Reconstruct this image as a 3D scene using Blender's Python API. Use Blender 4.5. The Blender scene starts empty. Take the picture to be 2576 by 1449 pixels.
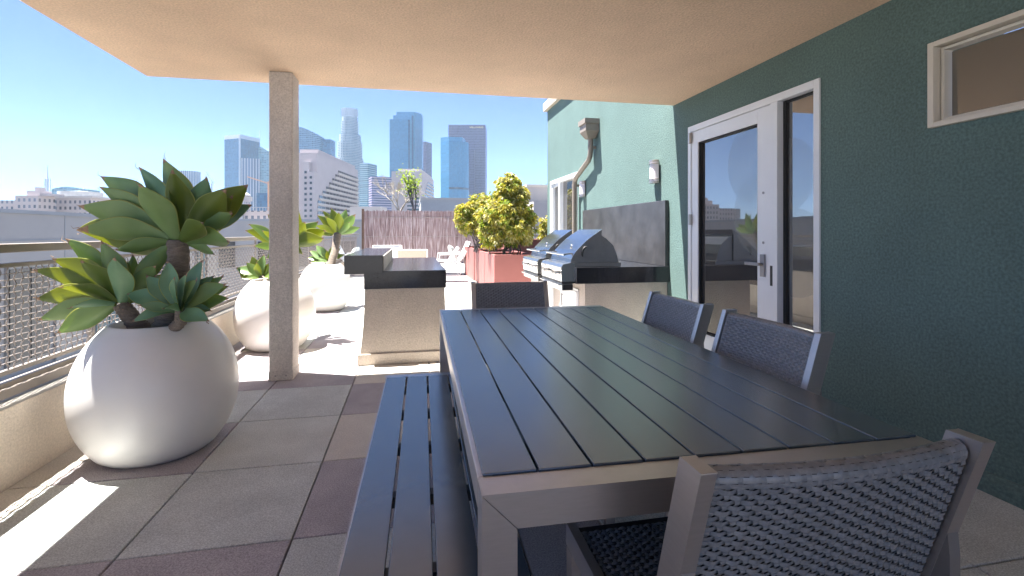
import bpy, math, random
from mathutils import Vector, Matrix
R = math.radians
C = bpy.context.scene.collection
random.seed(7)

# ------------------------------------------------------------------ camera frame (used to place things at their true distance)
YAW = R(11.55); SY, CY = math.sin(YAW), math.cos(YAW); CH = 1.2; F = 1228.0
def W(px, py, d):
    x = (px - 1288) / F * d
    return Vector((d * SY + x * CY, d * CY - x * SY, CH + (584 - py) / F * d))

# ------------------------------------------------------------------ mesh helper
class MB:
    def __init__(s): s.v = []; s.f = []; s.m = []; s.sm = []
    def add(s, vs, fs, mi=0, smooth=False):
        o = len(s.v); s.v += [tuple(v) for v in vs]
        for f in fs:
            s.f.append([o + i for i in f]); s.m.append(mi); s.sm.append(smooth)
        return s
    def box(s, x0, x1, y0, y1, z0, z1, mi=0):
        v = [(x, y, z) for z in (z0, z1) for y in (y0, y1) for x in (x0, x1)]
        return s.add(v, [(0, 2, 3, 1), (4, 5, 7, 6), (0, 1, 5, 4), (2, 6, 7, 3), (0, 4, 6, 2), (1, 3, 7, 5)], mi)
    def prism(s, pts, a0, a1, axis='x', mi=0, smooth=False):
        # polygon pts extruded along axis; pts are the two other coordinates in order
        def P(a, p):
            if axis == 'x': return (a, p[0], p[1])
            if axis == 'y': return (p[0], a, p[1])
            return (p[0], p[1], a)
        n = len(pts); v = [P(a0, p) for p in pts] + [P(a1, p) for p in pts]
        s.add(v, [list(range(n))[::-1], list(range(n, 2 * n))], mi)
        return s.add(v, [(i, (i + 1) % n, n + (i + 1) % n, n + i) for i in range(n)], mi, smooth)
    def bar(s, p, q, w, h, up=(0, 0, 1), mi=0):
        p = Vector(p); q = Vector(q); d = (q - p).normalized(); u = Vector(up)
        a = d.cross(u)
        if a.length < 1e-4: a = d.cross(Vector((1, 0, 0)))
        a.normalize(); b = a.cross(d).normalized()
        v = []
        for c in (p, q):
            for i, j in ((-1, -1), (1, -1), (1, 1), (-1, 1)): v.append(c + a * i * w / 2 + b * j * h / 2)
        return s.add(v, [(0, 1, 2, 3), (7, 6, 5, 4), (0, 4, 5, 1), (1, 5, 6, 2), (2, 6, 7, 3), (3, 7, 4, 0)], mi)
    def tube(s, pts, r, n=8, mi=0, caps=True, smooth=True):
        pts = [Vector(p) for p in pts]; k = len(pts)
        rs = r if isinstance(r, (list, tuple)) else [r] * k
        v = []; prev = None
        for i, p in enumerate(pts):
            t = (pts[min(i + 1, k - 1)] - pts[max(i - 1, 0)]).normalized()
            if prev is None:
                a = t.cross(Vector((0, 0, 1)))
                if a.length < .05: a = t.cross(Vector((1, 0, 0)))
            else: a = prev - t * prev.dot(t)
            a.normalize(); prev = a; b = t.cross(a)
            for j in range(n):
                g = 2 * math.pi * j / n; v.append(p + (a * math.cos(g) + b * math.sin(g)) * rs[i])
        f = [(i * n + j, i * n + (j + 1) % n, (i + 1) * n + (j + 1) % n, (i + 1) * n + j) for i in range(k - 1) for j in range(n)]
        s.add(v, f, mi, smooth)
        if caps: s.add([v[j] for j in range(n)], [list(range(n))[::-1]], mi); s.add([v[(k - 1) * n + j] for j in range(n)], [list(range(n))], mi)
        return s
    def lathe(s, prof, n=64, mi=0, smooth=True, c=(0, 0, 0), a0=0, a1=2 * math.pi):
        k = len(prof); full = abs(a1 - a0 - 2 * math.pi) < 1e-6; m = n if full else n + 1; v = []
        for r, z in prof:
            for j in range(m):
                g = a0 + (a1 - a0) * j / n; v.append((c[0] + r * math.cos(g), c[1] + r * math.sin(g), c[2] + z))
        f = []
        for i in range(k - 1):
            for j in range(n):
                j2 = (j + 1) % m; f.append((i * m + j, i * m + j2, (i + 1) * m + j2, (i + 1) * m + j))
        return s.add(v, f, mi, smooth)
    def build(s, name, mats, parent=None, bevel=0, seg=2, loc=None):
        me = bpy.data.meshes.new(name); me.from_pydata(s.v, [], s.f)
        mats = mats if isinstance(mats, (list, tuple)) else [mats]
        for m in mats: me.materials.append(m)
        me.polygons.foreach_set('material_index', s.m); me.polygons.foreach_set('use_smooth', s.sm)
        me.update()
        o = bpy.data.objects.new(name, me); C.objects.link(o)
        if parent: o.parent = parent
        if loc: o.location = loc
        if bevel:
            b = o.modifiers.new('Bevel', 'BEVEL'); b.width = bevel; b.segments = seg; b.limit_method = 'ANGLE'; b.angle_limit = R(40)
            b.harden_normals = False
        return o
def shift(mb, d):
    d = Vector(d); mb.v = [tuple(Vector(v) - d) for v in mb.v]; return mb
def tag(o, label=None, cat=None, group=None, kind=None):
    if label: o['label'] = label
    if cat: o['category'] = cat
    if group: o['group'] = group
    if kind: o['kind'] = kind
    return o
def empty(name, loc=(0, 0, 0), rz=0, **k):
    o = bpy.data.objects.new(name, None); C.objects.link(o); o.location = loc; o.rotation_euler = (0, 0, rz)
    o.empty_display_size = .1
    return tag(o, **k)
def copy_tree(o, parent=None):
    c = o.copy(); C.objects.link(c)
    if parent: c.parent = parent
    for ch in [x for x in bpy.data.objects if x.parent == o]: copy_tree(ch, c)
    return c

# ------------------------------------------------------------------ materials
def mat(name, col, rough=.6, metal=0, var=0, vscale=5, bump=0, bscale=80, bdist=.003, spec=.5, col2=None, coat=0, bdetail=4, stretch=None, ior=None, emit=None, speck=0, sscale=170, rvar=0, rscale=3):
    m = bpy.data.materials.new(name); m.use_nodes = True; t = m.node_tree; N = t.nodes; L = t.links
    p = N['Principled BSDF']; p.inputs['Base Color'].default_value = (*col, 1); p.inputs['Roughness'].default_value = rough
    p.inputs['Metallic'].default_value = metal; p.inputs['Specular IOR Level'].default_value = spec; p.inputs['Coat Weight'].default_value = coat
    if ior: p.inputs['IOR'].default_value = ior
    if emit: p.inputs['Emission Color'].default_value = (*emit, 1); p.inputs['Emission Strength'].default_value = 1
    tc = N.new('ShaderNodeTexCoord'); src = tc.outputs['Object']
    if stretch:
        mp = N.new('ShaderNodeMapping'); mp.inputs['Scale'].default_value = stretch; L.new(src, mp.inputs[0]); src = mp.outputs[0]
    last = None
    if var:
        n = N.new('ShaderNodeTexNoise'); n.inputs['Scale'].default_value = vscale; n.inputs['Detail'].default_value = 6; n.inputs['Roughness'].default_value = .65
        L.new(src, n.inputs['Vector'])
        r = N.new('ShaderNodeValToRGB'); r.color_ramp.elements[0].position = .3; r.color_ramp.elements[1].position = .7
        c2 = col2 or tuple(min(1, c * (1 + var)) for c in col); c1 = tuple(c * (1 - var) for c in col) if not col2 else col
        r.color_ramp.elements[0].color = (*c1, 1); r.color_ramp.elements[1].color = (*c2, 1)
        L.new(n.outputs['Fac'], r.inputs[0]); last = r.outputs[0]
    if speck:
        n = N.new('ShaderNodeTexNoise'); n.inputs['Scale'].default_value = sscale; n.inputs['Detail'].default_value = 3; L.new(src, n.inputs['Vector'])
        r = N.new('ShaderNodeMapRange'); r.inputs[1].default_value = .35; r.inputs[2].default_value = .7; r.inputs[3].default_value = 1 - speck; r.inputs[4].default_value = 1 + speck
        L.new(n.outputs['Fac'], r.inputs[0])
        mx = N.new('ShaderNodeVectorMath'); mx.operation = 'SCALE'
        if last: L.new(last, mx.inputs[0])
        else: mx.inputs[0].default_value = col
        L.new(r.outputs[0], mx.inputs['Scale']); last = mx.outputs[0]
    if last: L.new(last, p.inputs['Base Color'])
    if rvar:
        n = N.new('ShaderNodeTexNoise'); n.inputs['Scale'].default_value = rscale; n.inputs['Detail'].default_value = 7; n.inputs['Roughness'].default_value = .7; L.new(src, n.inputs['Vector'])
        r = N.new('ShaderNodeMapRange'); r.inputs[1].default_value = .3; r.inputs[2].default_value = .7; r.inputs[3].default_value = rough - rvar; r.inputs[4].default_value = rough + rvar
        L.new(n.outputs['Fac'], r.inputs[0]); L.new(r.outputs[0], p.inputs['Roughness'])
    if bump:
        n = N.new('ShaderNodeTexNoise'); n.inputs['Scale'].default_value = bscale; n.inputs['Detail'].default_value = bdetail; n.inputs['Roughness'].default_value = .6
        L.new(src, n.inputs['Vector'])
        b = N.new('ShaderNodeBump'); b.inputs['Strength'].default_value = bump; b.inputs['Distance'].default_value = bdist
        L.new(n.outputs['Fac'], b.inputs['Height']); L.new(b.outputs[0], p.inputs['Normal'])
    return m
def leafmat(name, c1, c2, trans, rough=.42, tw=.35, vs=9):
    m = bpy.data.materials.new(name); m.use_nodes = True; t = m.node_tree; N = t.nodes; L = t.links
    p = N['Principled BSDF']; p.inputs['Roughness'].default_value = rough; p.inputs['Specular IOR Level'].default_value = .4
    tc = N.new('ShaderNodeTexCoord'); n = N.new('ShaderNodeTexNoise'); n.inputs['Scale'].default_value = vs; n.inputs['Detail'].default_value = 4
    L.new(tc.outputs['Object'], n.inputs['Vector']); r = N.new('ShaderNodeValToRGB')
    r.color_ramp.elements[0].position = .3; r.color_ramp.elements[1].position = .7
    r.color_ramp.elements[0].color = (*c1, 1); r.color_ramp.elements[1].color = (*c2, 1); L.new(n.outputs['Fac'], r.inputs[0])
    L.new(r.outputs[0], p.inputs['Base Color'])
    tr = N.new('ShaderNodeBsdfTranslucent'); tr.inputs['Color'].default_value = (*trans, 1)
    mx = N.new('ShaderNodeMixShader'); mx.inputs[0].default_value = tw
    L.new(p.outputs[0], mx.inputs[1]); L.new(tr.outputs[0], mx.inputs[2]); L.new(mx.outputs[0], N['Material Output'].inputs[0])
    return m
def facade(name, wall, glass, fh, bw, hfrac, vfrac, grough=.12, vary=.35, gspec=.8):
    # curtain wall: storeys of height fh, bays of width bw; hfrac/vfrac = share of solid spandrel / mullion
    m = bpy.data.materials.new(name); m.use_nodes = True; t = m.node_tree; N = t.nodes; L = t.links
    p = N['Principled BSDF']; tc = N.new('ShaderNodeTexCoord'); sp = N.new('ShaderNodeSeparateXYZ'); L.new(tc.outputs['Object'], sp.inputs[0])
    def M(op, a, b=None):
        n = N.new('ShaderNodeMath'); n.operation = op
        for i, x in enumerate((a, b)):
            if x is None: continue
            if isinstance(x, (int, float)): n.inputs[i].default_value = x
            else: L.new(x, n.inputs[i])
        return n.outputs[0]
    u = M('DIVIDE', M('ADD', sp.outputs[0], sp.outputs[1]), bw); w = M('DIVIDE', sp.outputs[2], fh)
    a = M('GREATER_THAN', M('FRACT', u), vfrac); b = M('GREATER_THAN', M('FRACT', w), hfrac); g = M('MULTIPLY', a, b)
    cb = N.new('ShaderNodeCombineXYZ'); L.new(M('FLOOR', u), cb.inputs[0]); L.new(M('FLOOR', w), cb.inputs[1])
    wn = N.new('ShaderNodeTexWhiteNoise'); wn.noise_dimensions = '2D'; L.new(cb.outputs[0], wn.inputs[0])
    sc = N.new('ShaderNodeMapRange'); sc.inputs[3].default_value = 1 - vary; sc.inputs[4].default_value = 1 + vary; L.new(wn.outputs[0], sc.inputs[0])
    vm = N.new('ShaderNodeVectorMath'); vm.operation = 'SCALE'; vm.inputs[0].default_value = glass; L.new(sc.outputs[0], vm.inputs['Scale'])
    mx = N.new('ShaderNodeMix'); mx.data_type = 'RGBA'; mx.inputs[6].default_value = (*wall, 1)
    L.new(g, mx.inputs[0]); L.new(vm.outputs[0], mx.inputs[7]); L.new(mx.outputs[2], p.inputs['Base Color'])
    L.new(M('SUBTRACT', .75, M('MULTIPLY', g, .75 - grough)), p.inputs['Roughness'])
    L.new(M('MULTIPLY', g, gspec), p.inputs['Specular IOR Level'])
    return m

M = {}
M['tile_grey'] = mat('tile_grey', (.52, .535, .51), .85, var=.14, vscale=3.5, bump=.5, bscale=220, bdist=.002, speck=.28)
M['tile_grey2'] = mat('tile_grey2', (.55, .56, .525), .85, var=.12, vscale=3, bump=.5, bscale=220, bdist=.002, speck=.25)
M['tile_tan'] = mat('tile_tan', (.58, .54, .48), .85, var=.10, vscale=3, bump=.5, bscale=220, bdist=.002, speck=.2)
M['tile_purple'] = mat('tile_purple', (.40, .365, .375), .85, var=.13, vscale=4, bump=.5, bscale=220, bdist=.002, speck=.3)
M['joint'] = mat('joint', (.03, .03, .03), .95)
M['green'] = mat('green_stucco', (.098, .160, .148), .8, var=.10, vscale=1.7, bump=.8, bscale=85, bdist=.007, speck=.24, sscale=75)
M['soffit'] = mat('soffit_stucco', (.72, .52, .36), .85, var=.09, vscale=1.5, bump=.9, bscale=60, bdist=.010, speck=.13, sscale=80)
M['stucco'] = mat('beige_stucco', (.54, .475, .405), .85, var=.12, vscale=2.2, bump=.8, bscale=70, bdist=.008, speck=.12, sscale=90)
M['colst'] = mat('column_stucco', (.55, .495, .45), .85, var=.14, vscale=2.6, bump=.8, bscale=80, bdist=.008, speck=.16, sscale=90)
M['parapet'] = mat('parapet_stucco', (.74, .64, .52), .85, var=.09, vscale=2.2, bump=.8, bscale=70, bdist=.006, speck=.10, sscale=90)
M['plank'] = mat('plank_composite', (.050, .074, .102), .25, rvar=.02, rscale=4, var=.08, vscale=3, bump=.12, bscale=320, bdist=.0008, spec=.5, ior=2.1)
M['alu'] = mat('brushed_aluminium', (.46, .43, .42), .34, metal=.85, var=.05, vscale=22, bump=.15, bscale=60, bdist=.0006, stretch=(1, 1, 9))
M['alu_dark'] = mat('dark_aluminium', (.30, .285, .285), .42, metal=.8, var=.05, vscale=12)
M['black'] = mat('black_plastic', (.012, .012, .013), .5)
M['wicker'] = mat('wicker_strand', (.16, .17, .188), .32, var=.25, vscale=60, spec=.8, bump=.35, bscale=400, bdist=.0008)
M['whiteframe'] = mat('white_frame', (.72, .74, .76), .38, var=.03, vscale=4)
M['creamframe'] = mat('cream_frame', (.62, .57, .48), .5, var=.03, vscale=4)
M['gasket'] = mat('gasket', (.012, .012, .012), .6)
M['granite'] = mat('black_granite', (.026, .027, .032), .22, var=.5, vscale=160, spec=.5)
M['granite_top'] = mat('granite_polished', (.022, .023, .028), .13, var=.5, vscale=160, spec=.6)
M['splash'] = mat('splash_granite', (.05, .05, .055), .33, var=.35, vscale=4, spec=.5)
M['steel'] = mat('stainless_steel', (.55, .54, .52), .26, metal=1, var=.05, vscale=25, stretch=(1, .15, 6))
M['steel_lid'] = mat('stainless_lid', (.36, .38, .41), .20, metal=1, var=.04, vscale=20)
M['steel_side'] = mat('stainless_side', (.30, .30, .30), .38, metal=.9, var=.05, vscale=20)
M['pot'] = mat('white_glaze', (.70, .675, .64), .38, var=.05, vscale=1.6, bump=.05, bscale=18, bdist=.003, spec=.45, rvar=.08, rscale=5)
M['potin'] = mat('pot_inside', (.45, .40, .35), .7)
M['soil'] = mat('potting_soil', (.055, .04, .028), .95, var=.4, vscale=30, bump=1, bscale=40, bdist=.02)
M['rail'] = mat('railing_paint', (.25, .215, .18), .45, var=.08, vscale=8, spec=.5)
M['wire'] = mat('mesh_wire', (.30, .26, .235), .45, metal=.3)
M['capmetal'] = mat('sill_metal', (.36, .34, .31), .4, metal=.3, var=.06, vscale=5)
M['leaf'] = leafmat('agave_leaf', (.14, .24, .085), (.24, .34, .14), (.42, .54, .03), .38, .30, 6)
M['leaf_b'] = leafmat('agave_leaf_blue', (.115, .235, .125), (.20, .33, .18), (.26, .40, .04), .40, .22, 6)
M['leaf_y'] = leafmat('agave_leaf_yellow', (.09, .15, .035), (.14, .20, .05), (.50, .52, .02), .38, .42, 6)
M['leafrim'] = leafmat('agave_leaf_margin', (.26, .30, .08), (.36, .36, .12), (.55, .55, .05), .45, .4, 9)
M['leaftip'] = mat('dry_leaf_tip', (.30, .19, .11), .8, var=.3, vscale=60)
M['trunk'] = mat('agave_stem', (.20, .16, .125), .9, var=.35, vscale=16, bump=1, bscale=50, bdist=.012, stretch=(1, 1, 4))
M['bark'] = mat('grey_bark', (.12, .105, .10), .9, var=.3, vscale=30, bump=.6, bscale=80)
M['fol1'] = leafmat('foliage_a', (.27, .25, .035), (.38, .34, .07), (.62, .52, .05), .45, .30, 3)
M['fol2'] = leafmat('foliage_b', (.09, .15, .02), (.16, .21, .03), (.35, .42, .03), .45, .30, 3)
M['fol3'] = leafmat('foliage_c', (.40, .38, .16), (.50, .46, .22), (.50, .46, .14), .5, .25, 3)
M['twig'] = mat('pale_twig', (.33, .29, .24), .8)
M['sap'] = leafmat('sapling_leaf', (.10, .19, .03), (.16, .25, .05), (.35, .45, .05), .5, .35, 3)
M['red'] = mat('red_planter', (.26, .088, .078), .6, var=.06, vscale=3, bump=.2, bscale=120)
M['furn'] = mat('white_powdercoat', (.72, .72, .70), .4)
M['sling'] = mat('tan_sling', (.42, .35, .29), .8, var=.08, vscale=50)
M['slingw'] = mat('pale_sling', (.55, .55, .56), .8, var=.05, vscale=50)
M['cush'] = mat('grey_cushion', (.46, .49, .48), .9, var=.06, vscale=20, bump=.3, bscale=60)
M['brown'] = mat('brown_wood', (.14, .08, .05), .6, var=.2, vscale=8)
M['reed'] = None
M['lampglass'] = mat('lamp_diffuser', (.72, .68, .74), .35)
M['nickel'] = mat('brushed_nickel', (.45, .41, .37), .35, metal=.9)
M['spout'] = mat('downspout_paint', (.22, .185, .15), .45, var=.08, vscale=8)
M['asphalt'] = mat('asphalt', (.09, .09, .09), .9, var=.25, vscale=.05)
M['cityground'] = mat('city_ground', (.16, .155, .15), .9, var=.3, vscale=.01)
M['nwall'] = mat('neighbour_wall', (.40, .39, .38), .85, var=.05, vscale=.6, bump=.2, bscale=40)
M['nwall2'] = mat('neighbour_wall_cream', (.52, .49, .44), .85, var=.05, vscale=.6)
M['nroof'] = mat('roof_grey', (.34, .36, .38), .8, var=.08, vscale=.5)
M['darkglass'] = mat('dark_window', (.025, .03, .035), .08, spec=1)
M['tealglass'] = mat('teal_window', (.04, .11, .13), .1, spec=1)
M['concrete'] = mat('pale_concrete', (.50, .46, .43), .85, var=.06, vscale=.1)
M['concrete2'] = mat('pink_concrete', (.42, .38, .385), .85, var=.06, vscale=.1)
M['craneo'] = mat('crane_orange', (.65, .33, .16), .6)
M['craneg'] = mat('crane_grey', (.35, .35, .36), .6)
M['redlamp'] = mat('red_beacon', (.6, .05, .05), .5, emit=(1.0, .12, .12))
M['gold'] = mat('gilt_letters', (.75, .55, .2), .5)
M['stone'] = mat('white_stone', (.6, .58, .54), .8, var=.15, vscale=12)

def window_glass(name, tint=(.035, .035, .035), ior=2.1):
    m = bpy.data.materials.new(name); m.use_nodes = True; p = m.node_tree.nodes['Principled BSDF']
    p.inputs['Base Color'].default_value = (*tint, 1); p.inputs['Roughness'].default_value = .015; p.inputs['IOR'].default_value = ior
    p.inputs['Specular IOR Level'].default_value = .5
    return m
M['glass'] = window_glass('reflective_door_glass', (.05, .048, .048), 3.0)
M['glass_w'] = window_glass('reflective_window_glass', (.12, .105, .085), 2.1)
def decalmat():
    m = bpy.data.materials.new('frosted_decal'); m.use_nodes = True; N = m.node_tree.nodes; L = m.node_tree.links
    p = N['Principled BSDF']; p.inputs['Base Color'].default_value = (.35, .38, .36, 1); p.inputs['Roughness'].default_value = .3
    t = N.new('ShaderNodeBsdfTransparent'); mx = N.new('ShaderNodeMixShader'); mx.inputs[0].default_value = .13
    L.new(t.outputs[0], mx.inputs[1]); L.new(p.outputs[0], mx.inputs[2]); L.new(mx.outputs[0], N['Material Output'].inputs[0]); return m
M['decal'] = decalmat()
def reedmat():
    m = mat('willow_reed', (.20, .13, .12), .9); N = m.node_tree.nodes; L = m.node_tree.links; p = N['Principled BSDF']
    tc = N.new('ShaderNodeTexCoord'); mp = N.new('ShaderNodeMapping'); mp.inputs['Scale'].default_value = (60, 60, 2.2)
    n = N.new('ShaderNodeTexNoise'); n.inputs['Detail'].default_value = 3; n.inputs['Scale'].default_value = 1
    r = N.new('ShaderNodeValToRGB'); e = r.color_ramp.elements
    e[0].position = .32; e[0].color = (.16, .10, .095, 1); e[1].position = .72; e[1].color = (.66, .60, .60, 1)
    k = e.new(.5); k.color = (.34, .24, .235, 1)
    L.new(tc.outputs['Object'], mp.inputs[0]); L.new(mp.outputs[0], n.inputs['Vector']); L.new(n.outputs['Fac'], r.inputs[0]); L.new(r.outputs[0], p.inputs['Base Color'])
    b = N.new('ShaderNodeBump'); b.inputs['Distance'].default_value = .02; L.new(n.outputs['Fac'], b.inputs['Height']); L.new(b.outputs[0], p.inputs['Normal'])
    return m
M['reed'] = reedmat()

# ================================================================== SETTING
# terrace floor: dark bed and pavers with open joints
X0, X1, Y0, Y1 = -1.86, 2.66, -2.5, 19.2
b = MB(); b.box(-2.2, 12, Y0 - .5, Y1 + .5, -.35, -.03); tag(b.build('terrace_slab', M['joint']), kind='structure')
TX, TY, OX, OY = .611, .66, -1.072, 2.045
g = .0035
colors = {(-1, -2): 0, (-1, -1): 3, (-1, 0): 0, (-1, 1): 3, (-1, 2): 0, (-1, 3): 3, (0, -1): 3, (0, 0): 0, (0, 1): 1, (0, 2): 0, (0, 3): 3,
          (0, -2): 0, (-2, 0): 2, (-2, 1): 2, (-2, -1): 1, (-2, 2): 0, (-2, 3): 2, (1, -1): 0, (2, -1): 3, (1, 0): 3}
rn = random.Random(3); b = MB()
for i in range(-2, 7):
    for j in range(-7, 27):
        xa, xb = OX + (i + 0) * TX + TX * 0, OX + (i + 1) * TX; ya, yb = OY + j * TY, OY + (j + 1) * TY
        # column index: i = 0 spans OX..OX+TX
        key = (i, j); ci = colors.get((i - 0, j), None)
        if ci is None: ci = rn.choice([0, 0, 1, 2, 3, 3] if i > -2 else [2, 2, 3, 3])
        xa = max(xa, X0); xb = min(xb, X1); ya = max(ya, Y0); yb = min(yb, Y1)
        if xb - xa < .02 or yb - ya < .02: continue
        dz = rn.uniform(-.0012, .0012)
        xa += g; xb -= g; ya += g; yb -= g; c = .003
        v = [(xa, ya, -.03), (xb, ya, -.03), (xb, yb, -.03), (xa, yb, -.03), (xa, ya, dz - c), (xb, ya, dz - c), (xb, yb, dz - c), (xa, yb, dz - c),
             (xa + c, ya + c, dz), (xb - c, ya + c, dz), (xb - c, yb - c, dz), (xa + c, yb - c, dz)]
        b.add(v, [(0, 1, 5, 4), (1, 2, 6, 5), (2, 3, 7, 6), (3, 0, 4, 7), (4, 5, 9, 8), (5, 6, 10, 9), (6, 7, 11, 10), (7, 4, 8, 11), (8, 9, 10, 11)], ci)
tag(b.build('paving', [M['tile_grey'], M['tile_grey2'], M['tile_tan'], M['tile_purple']]), kind='structure')
# city ground and street far below
b = MB(); b.add([(-9000, -9000, -14), (9000, -9000, -14), (9000, 9000, -14), (-9000, 9000, -14)], [(0, 1, 2, 3)])
tag(b.build('ground', M['cityground']), kind='structure')
b = MB(); b.add([(-11, -60, -13.99), (-3, -60, -13.99), (-3, 160, -13.99), (-11, 160, -13.99)], [(0, 1, 2, 3)])
tag(b.build('road', M['asphalt']), kind='structure')

# ---- own building: green wall with openings, roof slab, column
WX = 2.63
bld = empty('terrace_building', (WX, 0, 0), label='dark green stucco building with a beige roof overhang above the dining table', cat='building')
def P(mb): return shift(mb, (WX, 0, 0))
DY0, DY1, DZ = 2.736, 4.297, 2.215       # entrance door
GY0, GY1, GZ = 7.55, 9.13, 2.18           # far glass door
UY0, UY1, UZ0, UZ1 = .72, 2.037, 1.735, 2.17  # upper window
holes = [(DY0, DY1, 0, DZ), (GY0, GY1, 0, GZ), (UY0, UY1, UZ0, UZ1)]
ys = sorted({-3.0, 4.59, 9.36} | {h[0] for h in holes} | {h[1] for h in holes}); zs = sorted({-.03, 2.5, 3.6} | {h[2] for h in holes} | {h[3] for h in holes})
mb = MB()
for a, c in zip(ys, ys[1:]):
    for d, e in zip(zs, zs[1:]):
        if d >= 2.5 and c <= 4.6: continue
        if any(h[0] - 1e-4 <= a and c <= h[1] + 1e-4 and h[2] - 1e-4 <= d and e <= h[3] + 1e-4 for h in holes): continue
        mb.add([(WX, a, d), (WX, c, d), (WX, c, e), (WX, a, e)], [(0, 3, 2, 1)])
for h in holes:
    a, c, d, e = h; q = WX + .16
    mb.add([(WX, a, d), (WX, a, e), (q, a, e), (q, a, d)], [(0, 1, 2, 3)]); mb.add([(WX, c, d), (WX, c, e), (q, c, e), (q, c, d)], [(0, 3, 2, 1)])
    mb.add([(WX, a, e), (WX, c, e), (q, c, e), (q, a, e)], [(0, 1, 2, 3)]); mb.add([(WX, a, d), (WX, c, d), (q, c, d), (q, a, d)], [(0, 3, 2, 1)])
mb.add([(WX, 9.36, -.03), (WX, 9.36, 3.6), (9, 9.36, 3.6), (9, 9.36, -.03)], [(0, 1, 2, 3)])
mb.add([(WX, 4.6, 3.6), (WX, 9.36, 3.6), (9, 9.36, 3.6), (9, 4.6, 3.6)], [(0, 1, 2, 3)])
P(mb).build('stucco_wall', M['green'], bld)
mb = MB(); mb.box(WX - .07, WX + .2, 4.62, 9.43, 3.601, 3.76); P(mb).build('coping', M['stucco'], bld, .006)
mb = MB(); mb.prism([(WX - .045, -.028), (WX + .001, -.028), (WX + .001, .085), (WX - .02, .085), (WX - .045, .06)], -3, DY0 - .01, 'y'); P(mb).build('plinth', M['green'], bld)
mb = MB(); mb.prism([(WX - .045, -.028), (WX + .001, -.028), (WX + .001, .085), (WX - .02, .085), (WX - .045, .06)], DY1 + .01, 4.60, 'y'); P(mb).build('plinth', M['green'], bld)
# roof overhang
mb = MB()
mb.add([(-2.13, -3.2, 2.5), (-2.175, 4.61, 2.5), (WX + .5, 4.59, 2.5), (WX + .5, -3.2, 2.5), (-2.13, -3.2, 2.95), (-2.175, 4.61, 2.95), (WX + .5, 4.59, 2.95), (WX + .5, -3.2, 2.95)],
       [(0, 1, 2, 3), (4, 7, 6, 5), (0, 4, 5, 1), (1, 5, 6, 2), (2, 6, 7, 3), (3, 7, 4, 0)])
P(mb).build('roof_overhang', M['soffit'], bld, .012)
mb = MB(); mb.box(-1.131, -.952, 4.24, 4.47, 0, 2.499)
col = P(mb).build('column', M['colst'], bld, .008)
mb = MB(); mb.box(-1.135, -.948, 4.236, 4.474, .001, .075); P(mb).build('base_trim', M['colst'], col, .004).matrix_parent_inverse = Matrix()
mb = MB()
for (x, y) in ((-1.08, 4.226), (-1.0, 4.226)): mb.tube([(x, y + .011, .04), (x, y + .005, .04)], .006, 8)
P(mb).build('screw', M['alu_dark'], col)
# entrance door with sidelight (all proud of the wall by a little)
door = empty('glass_door', (0, 0, 0)); door.parent = bld
door['label'] = 'white framed glass door with side window'
fx0, fx1 = WX - .012, WX + .10
def frame(mb, y0, y1, z0, z1, w, x0=fx0, x1=fx1, bottom=True, wl=None, wr=None, wt=None, wb=None):
    wl = wl or w; wr = wr or w; wt = wt or w; wb = wb or w
    mb.box(x0, x1, y0, y0 + wl, z0, z1); mb.box(x0, x1, y1 - wr, y1, z0, z1); mb.box(x0, x1, y0 + wl, y1 - wr, z1 - wt, z1)
    if bottom: mb.box(x0, x1, y0 + wl, y1 - wr, z0, z0 + wb)
mb = MB(); frame(mb, DY0, DY1, 0, DZ, .05, wt=.055, wb=.04)
ML = 3.115
mb.box(fx0, fx1, ML, ML + .075, .04, DZ - .055)
P(mb).build('door_frame', M['whiteframe'], door, .003)
lf0, lf1 = ML + .079, DY1 - .054
mb = MB(); frame(mb, lf0, lf1, .045, DZ - .06, .10, x0=WX - .004, x1=WX + .05, wl=.14, wr=.105, wt=.11, wb=.22)
leafo = P(mb).build('door_leaf', M['whiteframe'], door, .003)
mb = MB(); mb.box(WX + .035, WX + .045, lf0 + .14, lf1 - .105, .265, DZ - .17); P(mb).build('door_glass', M['glass'], door)
mb = MB(); frame(mb, lf0 + .139, lf1 - .104, .264, DZ - .169, .012, x0=WX + .006, x1=WX + .04); P(mb).build('gasket', M['gasket'], door)
mb = MB(); mb.box(WX + .055, WX + .065, DY0 + .05, ML, .04, DZ - .055); P(mb).build('side_glass', M['glass'], door)
mb = MB(); frame(mb, DY0 + .049, ML + .001, .039, DZ - .054, .014, x0=WX + .04, x1=WX + .06, wr=.03); P(mb).build('side_gasket', M['gasket'], door)
mb = MB(); hy = ML + .15; mb.box(WX - .02, WX - .003, hy - .022, hy + .022, .86, 1.03); mb.bar((WX - .05, hy, .955), (WX - .05, hy + .15, .955), .014, .024); mb.tube([(WX - .004, hy, .955), (WX - .055, hy, .955)], .011, 12)
P(mb).build('handle', M['alu_dark'], door, .002)
mb = MB(); mb.box(WX - .014, WX - .011, ML + .045, ML + .07, .80, .95); P(mb).build('strike_plate', M['black'], door)
for z in (1.12, 1.50):
    mb = MB(); mb.tube([(WX - .002, hy, z), (WX - .009, hy, z)], .010, 12); P(mb).build('lock_stud', M['alu_dark'], door)
for z in (.3, 1.32, 2.1):
    mb = MB(); mb.tube([(WX - .02, DY1 - .052, z - .05), (WX - .02, DY1 - .052, z + .05)], .014, 10); mb.box(WX - .018, WX - .013, DY1 - .075, DY1 - .03, z - .05, z + .05); P(mb).build('hinge', M['nickel'], door)
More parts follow.
